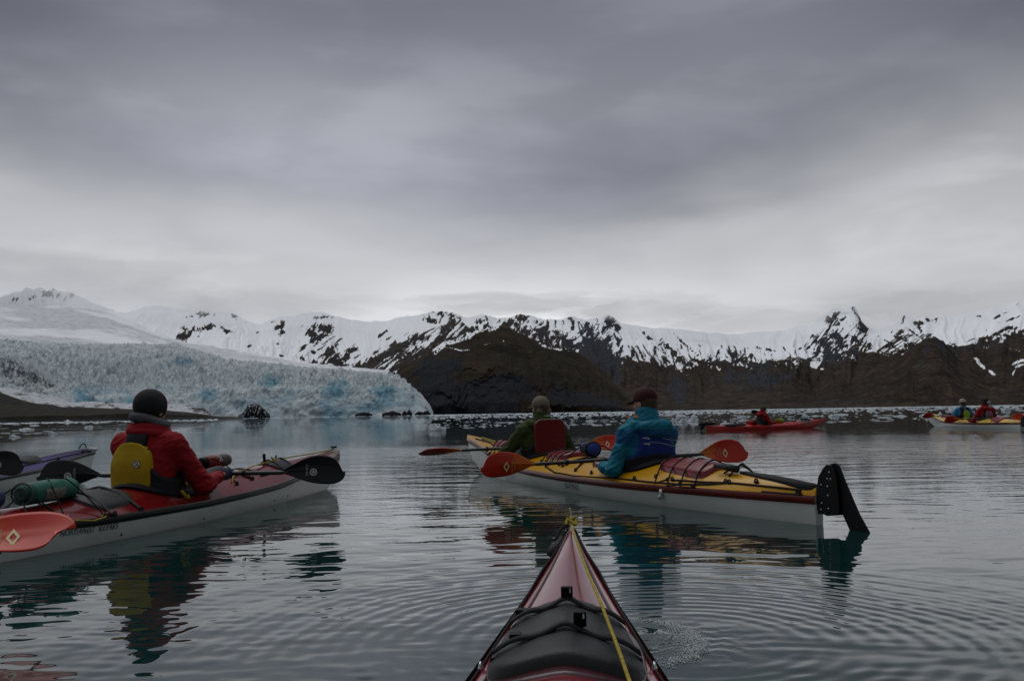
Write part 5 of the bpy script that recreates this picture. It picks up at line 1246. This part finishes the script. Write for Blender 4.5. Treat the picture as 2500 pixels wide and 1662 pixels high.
paddle('paddle', at_y(2126, 957, 32.6), at_y(2290, 962, 33.2), M['orange_blade'], (60, 60), .48, .22, None, 'orange paddle held by the person in sky blue on the far double kayak', printm='mark_cream')
paddle('paddle', at_y(2176, 967, 30.6), at_y(2362, 960, 30.2), M['orange_blade'], (70, 70), .50, .24, None, 'orange paddle held by the person in red on the far double kayak', printm='mark_cream')

# ================================================================ OUR OWN BOW
A0 = 90-3.9; L0 = 5.4; hd = np.array([math.cos(rad(A0)), math.sin(rad(A0))]); OO = np.array([.155, 2.74])-hd*L0
OK_ = boat(OO, A0, 'dark red kayak bow in the foreground pointing away, with a black rubber hatch')
HO = Hull(L0, .60, [(0, .03), (.1, .38), (.25, .75), (.5, 1), (.62, .88), (.72, .72), (.80, .54), (.9, .285), (.96, .12), (1, .02)],
          [(0, .25), (.3, .18), (.5, .20), (.7, .245), (.8, .275), (.9, .32), (1, .385)], [(0, .28), (.3, .27), (.5, .30), (.7, .312), (.8, .328), (.9, .356), (1, .402)], [(0, .08), (.05, -.05), (.5, -.12), (.85, -.08), (.94, .02), (1, .2)], 1.45, .5)
build_kayak(HO, M['own_red'], M['own_red'], M['own_dark'], OK_, .018, nst=120, rake=(.1, .08))
deck_line('deck_ridge', HO, OK_, M['own_dark'], [[(5.33, .006), (5.0, .045), (4.6, .095), (4.1, .150), (3.5, .2)], [(5.33, -.006), (5.0, -.045), (4.6, -.095), (4.1, -.150), (3.5, -.2)]], .0035, .0006)
deck_line('perimeter_line', HO, OK_, M['cord'], [[(5.34, .010), (5.0, .070), (4.62, .118), (4.34, .150), (4.06, .190)], [(5.34, -.010), (5.0, -.070), (4.62, -.118), (4.34, -.150), (4.06, -.190)], [(3.95, .2), (3.2, .26)], [(3.95, -.2), (3.2, -.26)]], .0028, .003)
patch('hatch_rim', HO, OK_, M['own_dark'], 4.388, 0, .43, .27, .004, .0, e=3.2, off=.0)
# hatch cover follows the taper of the deck: wider towards us
V, F = [], []; m = 64; rs = [0, .35, .6, .8, .92, 1.0, 1.01]
for r_ in rs:
    for k in range(m):
        a = 2*math.pi*k/m; c, s_ = math.cos(a), math.sin(a); q = (abs(c)**5+abs(s_)**5)**(-.2); x = 4.392+.180*q*c*r_
        wd = float(HO.b(x))*.77; y = wd*q*s_*r_; z = float(HO.dz(x, y*.999))+(.024 if r_ <= .92 else (.019 if r_ <= 1.0 else -.002))+.006*math.cos(min(1, r_)*1.5)
        V.append((x, y, z))
for i in range(len(rs)-1):
    for k in range(m): F.append((i*m+k, (i+1)*m+k, (i+1)*m+(k+1) % m, i*m+(k+1) % m))
obj_from('hatch_cover', HO.rk(np.array(V)).tolist(), F, M['rubber'], OK_)
def strap(x0, xb, name='hatch_strap'):
    ys = np.linspace(-1, 1, 31); V, F = [], []
    for y in ys:
        xx = x0+.05*(1-y*y)*0+.035*(1-abs(y)); w_ = float(HO.b(xx))*.80*y; z = float(HO.dz(xx, w_*.999))+.031+(.004*math.cos(y*9))-(.04 if abs(y) > .97 else 0)
        for dx, dz_ in ((-.013, 0), (-.011, .006), (.011, .006), (.013, 0)): V.append((xx+dx, w_, z+dz_))
    F = grid_faces(31, 4).tolist(); st = obj_from(name, HO.rk(np.array(V)).tolist(), [f[::-1] for f in F], M['black'], OK_)
    return st
def bxm(c, s_, rz_=0, ry_=0):
    V = np.array([[x, y, z] for x in (-1, 1) for y in (-1, 1) for z in (-1, 1)])*np.array(s_)/2
    V = V@roty(ry_).T@rotz(rz_).T+np.array(c); return V.tolist(), [(0, 1, 3, 2), (4, 6, 7, 5), (0, 4, 5, 1), (2, 3, 7, 6), (0, 2, 6, 4), (1, 5, 7, 3)]
for x0, yb in ((4.475, .004), (4.30, -.020)):
    st = strap(x0, yb); zt = float(HO.dz(x0+.035, yb))+.034
    V, F = bxm((x0+.030, yb-.004, zt+.013), (.008, .022, .027), 0, -.25)
    bk_ = obj_from('strap_buckle', V, F, M['black'], st, smooth=False)
    bv = bk_.modifiers.new('round', 'BEVEL'); bv.width = .0025; bv.segments = 2
    V, F = bxm((x0+.024, yb-.010, zt+.019), (.004, .003, .008)); obj_from('buckle_clip', V, F, M['steel'], st, smooth=False)
    V, F = bxm((x0+.03, .085, float(HO.dz(x0, .085))+.040), (.024, .020, .007)); obj_from('strap_slider', V, F, M['black'], st, smooth=False)
deck_line('bow_line', HO, OK_, M['yellow_cord'], [[(x, -.0745*(5.36-x), l) for x, l in ((5.36, .004), (5.1, .014), (4.85, .026), (4.62, .034), (4.5, .038), (4.4, .038), (4.3, .038), (4.2, .036), (4.05, .028), (3.7, .02), (3.2, .0))]], .0032, .004, 10, 8)
tp = HO.rk(np.array([[5.37, 0, .405]]))[0]
tubes('bow_knot', [(spline([tp+np.array(v) for v in ((-.02, .014, 0), (0, .010, .014), (.012, 0, .018), (0, -.012, .012), (-.02, -.012, 0), (-.012, .004, .012), (.0, .012, .004))], 5), .0042), (spline([tp+np.array(v) for v in ((0, 0, .012), (.005, .008, .022), (0, .010, .024))], 4), .0028), (spline([tp+np.array(v) for v in ((0, 0, .012), (.0, -.012, .02), (-.004, -.018, .020))], 4), .0028)], M['yellow_cord'], OK_)
tubes('toggle_cord', [(spline([tp+np.array(v) for v in ((0, 0, .01), (.01, .0, .03), (.012, .004, .045))], 4), .0022)], M['white_cord'], OK_)
tubes('bow_toggle', [([tp+np.array((-.05, .030, -.035)), tp+np.array((-.14, .055, -.060))], .012)], M['grey_neo'], OK_, 12); tubes('toggle_loop', [(spline([tp+np.array(v) for v in ((-.01, .01, 0), (-.04, .03, -.01), (-.09, .045, -.035))], 4), .004)], M['cord'], OK_)
for sy in (1, -1): fitting('deck_fitting', HO, OK_, M['steel'], 4.36, sy*.148, .010); fitting('deck_fitting', HO, OK_, M['steel'], 4.03, sy*.180, .014)
# our cockpit rim, below and behind the view
pts = [(2.55+.42*math.cos(a), .22*math.sin(a)) for a in np.linspace(0, 2*math.pi, 40)]
tubes('cockpit_coaming', [([(x, y, float(HO.dz(x, y))+.012) for x, y in pts], .011)], M['black'], OK_)
patch('spray_cover', HO, OK_, M['neoprene'], 2.55, 0, .84, .44, .006, .01, e=2.2)

# ================================================================ WATER THROWN UP BY A PADDLE
rng = np.random.RandomState(3); V, F = [], []
ov = [(0, 0, 1), (1, 0, 0), (0, 1, 0), (-1, 0, 0), (0, -1, 0), (0, 0, -1)]; of = [(0, 1, 2), (0, 2, 3), (0, 3, 4), (0, 4, 1), (5, 2, 1), (5, 3, 2), (5, 4, 3), (5, 1, 4)]
def drop(c, r_, fl=.6):
    b_ = len(V); V.extend([(c[0]+r_*x, c[1]+r_*y, c[2]+r_*z*fl) for x, y, z in ov]); F.extend([tuple(i+b_ for i in f) for f in of])
for i in range(7000):
    a = rng.uniform(-2.1, 2.3); w_ = math.exp(-((a+.15)/1.0)**2); cl = perlin(np.array([a*5.]), np.array([.5]), None, 4)[0]
    if rng.rand() > .10+.9*w_: continue
    rr = 1-abs(rng.randn())*(.10+.20*w_)+cl*.12+.05*rng.randn(); cx, cy = SPL[0]-.045+.150*rr*math.cos(a), SPL[1]+.02+.31*rr*math.sin(a)*(1-.1*math.cos(a))
    drop((cx, cy, .002+.010*w_*rng.rand()**2), rng.uniform(.0008, .0027), .6)
for i in range(1800):
    q = rng.rand()**.7; a = rng.uniform(0, 6.28); drop((SPL[0]-.045+.12*q*math.cos(a), SPL[1]+.02+.28*q*math.sin(a), .0015), rng.uniform(.0003, .0009), .5)
for i in range(420):
    q = rng.rand(); drop((SPL[0]-.14+.15*q+rng.randn()*.004, SPL[1]-.20+.12*q+rng.randn()*.006, .002), rng.uniform(.0005, .0014), .5)
sp_ = obj_from('water_splash', V, F, simple('foam', (.62, .66, .67), .3, .5, .1, 60)); sp_['kind'] = 'stuff'
# ================================================================ DRIFTING ICE
M_fl, t, p = new_mat('floe_ice'); co = t.node('ShaderNodeTexCoord').outputs['Object']
t.put(p.inputs['Base Color'], t.mix(t.smooth(t.noise(co, 3, 5, .65), .35, .7), (.26, .32, .36), (.52, .56, .59))); p.inputs['Roughness'].default_value = .45
b = t.node('ShaderNodeBump'); b.inputs['Distance'].default_value = .05; t.put(b.inputs['Height'], t.noise(co, 9, 6, .7)); t.l.new(b.outputs[0], p.inputs['Normal'])
M_clear, t, p = new_mat('clear_ice'); co = t.node('ShaderNodeTexCoord').outputs['Object']
t.put(p.inputs['Base Color'], t.mix(t.smooth(t.noise(co, 5, 5, .65), .35, .7), (.035, .060, .068), (.12, .16, .175))); p.inputs['Roughness'].default_value = .12
def floe_VF(seed, flat=.35, n=26, lumps=1.0):
    rng = np.random.RandomState(seed); V = []; rows = 9
    for i in range(rows):
        q = i/(rows-1); 
        for k in range(n):
            a = 2*math.pi*k/n; base = 1+.35*perlin(np.array([math.cos(a)*1.2+seed*3.1]), np.array([math.sin(a)*1.2]), None, seed)[0]*1.6
            if i == 0: V.append((base*.97*math.cos(a), base*.62*math.sin(a), -.12)); continue
            rr = base*(1-(q-.1)/.9)**.62
            x, y = rr*math.cos(a), rr*.62*math.sin(a)
            h = perlin(np.array([x*1.7+seed]), np.array([y*2.3]), None, seed+5)[0]*1.3+perlin(np.array([x*5.+seed]), np.array([y*5.]), None, seed+6)[0]*.5
            V.append((x, y, flat*(.14+.45*q**.7+max(-.12, h)*lumps*(q**.4))*(1.0 if q > .1 else .35)))
    F = grid_faces(rows, n, True).tolist(); F.append([(rows-1)*n+k for k in range(n)]); return V, F
protos = []
for i in range(12):
    V, F = floe_VF(i+1, (.22, .35, .5, .18, .8, .3)[i % 6], 22, (1., 1.3, 1.6, .7, 1.9, 1.1)[i % 6]); me_o = obj_from('ice_floe', V, F, M_fl, smooth=(i % 3 > 0)); protos.append(me_o.data); bpy.data.objects.remove(me_o)
rng = np.random.RandomState(12)
def put_floe(px, py, wpx, label, group, cat='ice floe', mat=None, hs=1.0, proto=None):
    P = at_z(px, py); d = math.hypot(P[0], P[1]); s_ = wpx/2250*d/2
    pi = proto if proto is not None else rng.randint(12); o = bpy.data.objects.new('ice_floe', protos[pi]); COL.objects.link(o)
    o.location = (P[0], P[1], 0); o.scale = (s_, s_*rng.uniform(.7, 1.2), s_*hs*.6); o.rotation_euler = (0, 0, math.atan2(P[0], P[1])*-1+rng.uniform(-.5, .5)+(math.pi if rng.rand() < .5 else 0))
    if mat:
        o.data = o.data.copy(); o.data.materials.clear(); o.data.materials.append(mat)
    if group:
        wd = ('low', 'rounded', 'lumpy', 'thin flat', 'peaked', 'rough')[pi % 6]; label = label.replace('small', 'small '+wd) if 'small' in label else label; group = group+', '+wd+' ones' if 'small' in label else group
    tag(o, label, cat, group); return o
put_floe(1875, 1050, 90, 'flat clear ice piece barely awash beyond the yellow kayak stern', None, mat=M_clear, hs=.16, proto=3)
put_floe(2070, 1149, 58, 'small clear ice lump awash to the right of the rudder', None, mat=M_clear, hs=.28, proto=5)
put_floe(1007, 992, 44, 'white floe with a pointed knob left of the yellow kayak bow', None, hs=1.1, proto=4)
put_floe(2035, 970, 40, 'flat broad white floe on open water between the two far kayaks', None, hs=.5, proto=3)
put_floe(112, 969, 46, 'long white floe lying against the dark shore at the far left', None, hs=.8, proto=0)
put_floe(60, 990, 30, 'rounded white floe near the left frame edge', None, hs=1.2, proto=1)
GL = {'c': ('small white ice floe adrift before the dark headland', 'white floes drifting before the dark headland'),
      'r': ('small white ice floe adrift under the far brown mountains at the right', 'white floes drifting under the right mountains'),
      'l': ('small white ice piece adrift beside the dark shore at the left', 'white ice pieces beside the left shore'),
      'g': ('thin grey ice fragment on the still water in front of the glacier', 'grey ice fragments in the glacier reflection')}
M_grey = simple('darkened_ice', (.12, .15, .165), .4, .4, .2, 4)  # floe ice seen dark against the bright reflection; that darkness is in the colour
def hy(x): return 951-.0168*(x-1179.5)
used = []
def free(x, y, w_):
    for a, b_, c in used:
        if abs(x-a) < (w_+c)*.42 and abs(y-b_) < 3: return False
    used.append((x, y, w_)); return True
n_c = 0
while n_c < 96:
    x = rng.uniform(1000, 1590); dy = 6+30*rng.rand()**1.7; y = hy(x)+dy
    if 1085 < x < 1320 and y > 985: continue
    w_ = rng.uniform(9, 26)*(dy/24)**.45
    if rng.rand() < .08: w_ *= 1.5
    if free(x, y, w_): put_floe(x, y, w_, *GL['c'], hs=rng.uniform(.6, 1.5)); n_c += 1
n_c = 0
while n_c < 105:
    x = rng.uniform(1590, 2400); dy = 6+32*rng.rand()**2.0; y = hy(x)+dy; w_ = rng.uniform(9, 30)*(dy/24)**.45
    if free(x, y, w_): put_floe(x, y, w_, *GL['r'], hs=rng.uniform(.5, 1.3)); n_c += 1
n_c = 0
while n_c < 34:
    x = rng.uniform(-20, 300); dy = 4+34*rng.rand()**1.3; y = hy(x)+dy; w_ = rng.uniform(8, 22)
    if rng.rand() < x/420: continue
    if free(x, y, w_): put_floe(x, y, w_, *GL['l'], hs=rng.uniform(.5, 1.1)); n_c += 1
n_c = 0
while n_c < 40:
    x = rng.uniform(400, 985); dy = 7+45*rng.rand()**1.3; y = hy(x)+dy; w_ = rng.uniform(10, 30)
    if free(x, y, w_): put_floe(x, y, w_, *GL['g'], mat=None, hs=.14); COL.objects[-1]; n_c += 1
for o in COL.objects:
    if o.get('group') == GL['g'][1]:
        o.data = o.data.copy(); o.data.materials.clear(); o.data.materials.append(M_grey)
# brash: thousands of small bits thickening towards the far shore
V0 = [(1, 0, -.1), (.3, .9, -.1), (-.8, .6, -.1), (-.9, -.5, -.1), (.2, -1, -.1), (.5, .1, .42), (-.35, .15, .5), (-.1, -.45, .3)]
F0 = [(0, 1, 5), (1, 6, 5), (1, 2, 6), (2, 3, 6), (3, 7, 6), (3, 4, 7), (4, 0, 7), (0, 5, 7), (5, 6, 7)]
V0 = np.array(V0); Vb, Fb = [], []
def scatter(n, x0, x1, dlo, dhi, pw, s0, s1, sz=1.0):
    px = rng.uniform(x0, x1, n); dy = dlo+(dhi-dlo)*rng.rand(n)**pw; P = at_z(px, hy(px)+dy); d = np.hypot(P[:, 0], P[:, 1]); s_ = rng.uniform(s0, s1, n)/2250*d/2
    cl_ = perlin(P[:, 0]/60, P[:, 1]/60, None, 5)+perlin(px/90, dy*.5, None, 8)*.7
    for i in range(n):
        if cl_[i] < -.15 and rng.rand() < .7: continue
        a = rng.rand()*6.28; c, q = math.cos(a), math.sin(a); W_ = V0*[s_[i], s_[i]*.8, min(.55, s_[i]*.75)*sz*rng.uniform(.4, 1.3)]
        b_ = len(Vb)*8; Vb.append(np.stack([W_[:, 0]*c-W_[:, 1]*q+P[i, 0], W_[:, 0]*q+W_[:, 1]*c+P[i, 1], W_[:, 2]], -1)); Fb.extend([tuple(k+b_ for k in f) for f in F0])
scatter(2000, 990, 2420, 1.0, 10, 1.5, 4, 12, .9)
scatter(1200, 990, 2420, 3, 32, 2.2, 2, 9, .6)
scatter(1500, 990, 2420, .5, 3.0, 1.0, 8, 22, .8)
scatter(900, -60, 500, 1.2, 6, 1.0, 4, 12, .7)
scatter(300, 480, 1000, .8, 3, 1.0, 5, 14, .5)
Vb = np.concatenate(Vb); br = obj_from('brash_ice', Vb.tolist(), Fb, M_fl, smooth=False); br['kind'] = 'stuff'

# ================================================================ ROCKS AT THE GLACIER FOOT
M_or = rock_mat('outcrop_rock', (.020, .016, .018), (.016, .016, .020), snow=(.6, .63, .66), sscale=.35, crag=.8)
def outcrop(pts, dist, depth, label, seed, snow=.3):
    """angular rock: traced outline given a rounded body of its own"""
    xs_ = [p[0] for p in pts]; x0, x1 = min(xs_), max(xs_); n = 60; rows = 16; V = []; sn = []
    a, z = line_az(pts, dist); A_ = np.linspace(a.min(), a.max(), n); Zc = np.interp(A_, a, z)
    for i in range(rows):
        q = i/(rows-1); r_ = dist-depth*math.cos(q*math.pi)
        for j in range(n):
            e_ = math.sin(math.pi*j/(n-1))**.5; zz = -1+(Zc[j]+1)*math.sin(q*math.pi)**.6; X_, Y_ = math.sin(A_[j])*(dist-(dist-r_)*e_), math.cos(A_[j])*(dist-(dist-r_)*e_)
            zz += (fbm(np.array([X_/3.]), np.array([Y_/3.+zz/3]), None, 4, seed)[0]*2.2)*e_*math.sin(q*math.pi); V.append((X_, Y_, zz))
            sn.append(snow+.25*perlin(np.array([X_/2.+zz/2]), np.array([zz/1.5]), None, seed+2)[0])
    o = obj_from('rock', np.array(V), grid_faces(rows, n), M_or, attrs={'snow': np.array(sn), 'cliff': np.full(len(sn), .8)}); tag(o, label, 'rock'); return o
outcrop([(548,957),(560,950),(568,940),(570,932),(590,930),(602,935),(613,946),(622,956)], 1360, 14, 'dark snow streaked rock outcrop at the foot of the glacier', 3, .42)
outcrop([(818,955),(828,951),(840,949),(850,951),(858,955)], 1350, 8, 'smooth low black rock standing in the water at the glacier front', 5, .0)
outcrop([(880,953),(895,949),(905,946),(915,950),(925,953)], 1370, 7, 'small jagged dark rock at the glacier front, left of the headland', 7, .25)
outcrop([(926,953),(932,944),(937,950),(943,943),(950,952)], 1370, 6, 'two toothed dark rock at the glacier front, next to the headland', 9, .1)
outcrop([(955,953),(965,947),(975,950),(985,945),(993,953)], 1380, 6, 'dark broken rock at the right end of the glacier front', 11, .2)
# ================================================================ LOW CLOUD ON THE RIDGES
m = bpy.data.materials.new('mist'); m.use_nodes = True; t = NT(m.node_tree); t.n.clear()
pv = t.node('ShaderNodeVolumePrincipled'); pv.inputs['Color'].default_value = (.99, .99, .99, 1); pv.inputs['Density'].default_value = .0011
ov_ = t.node('ShaderNodeOutputMaterial'); t.l.new(pv.outputs[0], ov_.inputs['Volume'])
for i, (px, py, wd, ht, R_) in enumerate([(110, 642, 520, 44, 7300), (330, 700, 330, 34, 5900), (620, 716, 340, 28, 6100), (1180, 700, 420, 18, 6250), (1480, 716, 300, 28, 6100), (1760, 746, 380, 24, 6150), (2180, 694, 420, 26, 6200)]):
    d = ray(px, py); c = EYEV+d*R_/math.hypot(d[0], d[1]); k_ = R_/2250.; n, q_ = 64, 30; V = []
    azr = math.atan2(d[0], d[1])
    for a in range(q_):
        th = math.pi*(a+.5)/q_
        for b_ in range(n):
            ph = 2*math.pi*b_/n; v = np.array([math.sin(th)*math.cos(ph), math.sin(th)*math.sin(ph), math.cos(th)])
            f = 1+.8*fbm(np.array([v[0]*2.2+i*7]), np.array([v[1]*2.2]), np.array([v[2]*1.5]), 4, 40+i)[0]
            l = v*f*np.array([wd*k_/2*1.25, 420, ht*k_*1.3]); V.append((c[0]+l[0]*math.cos(azr)+l[1]*math.sin(azr), c[1]-l[0]*math.sin(azr)+l[1]*math.cos(azr), c[2]+l[2]))
    F = grid_faces(q_, n, True).tolist(); F = [f_[::-1] for f_ in F]; F.append(list(range(n))); F.append([(q_-1)*n+j for j in range(n)][::-1])
    o = obj_from('mist', V, F, m); o['kind'] = 'stuff'
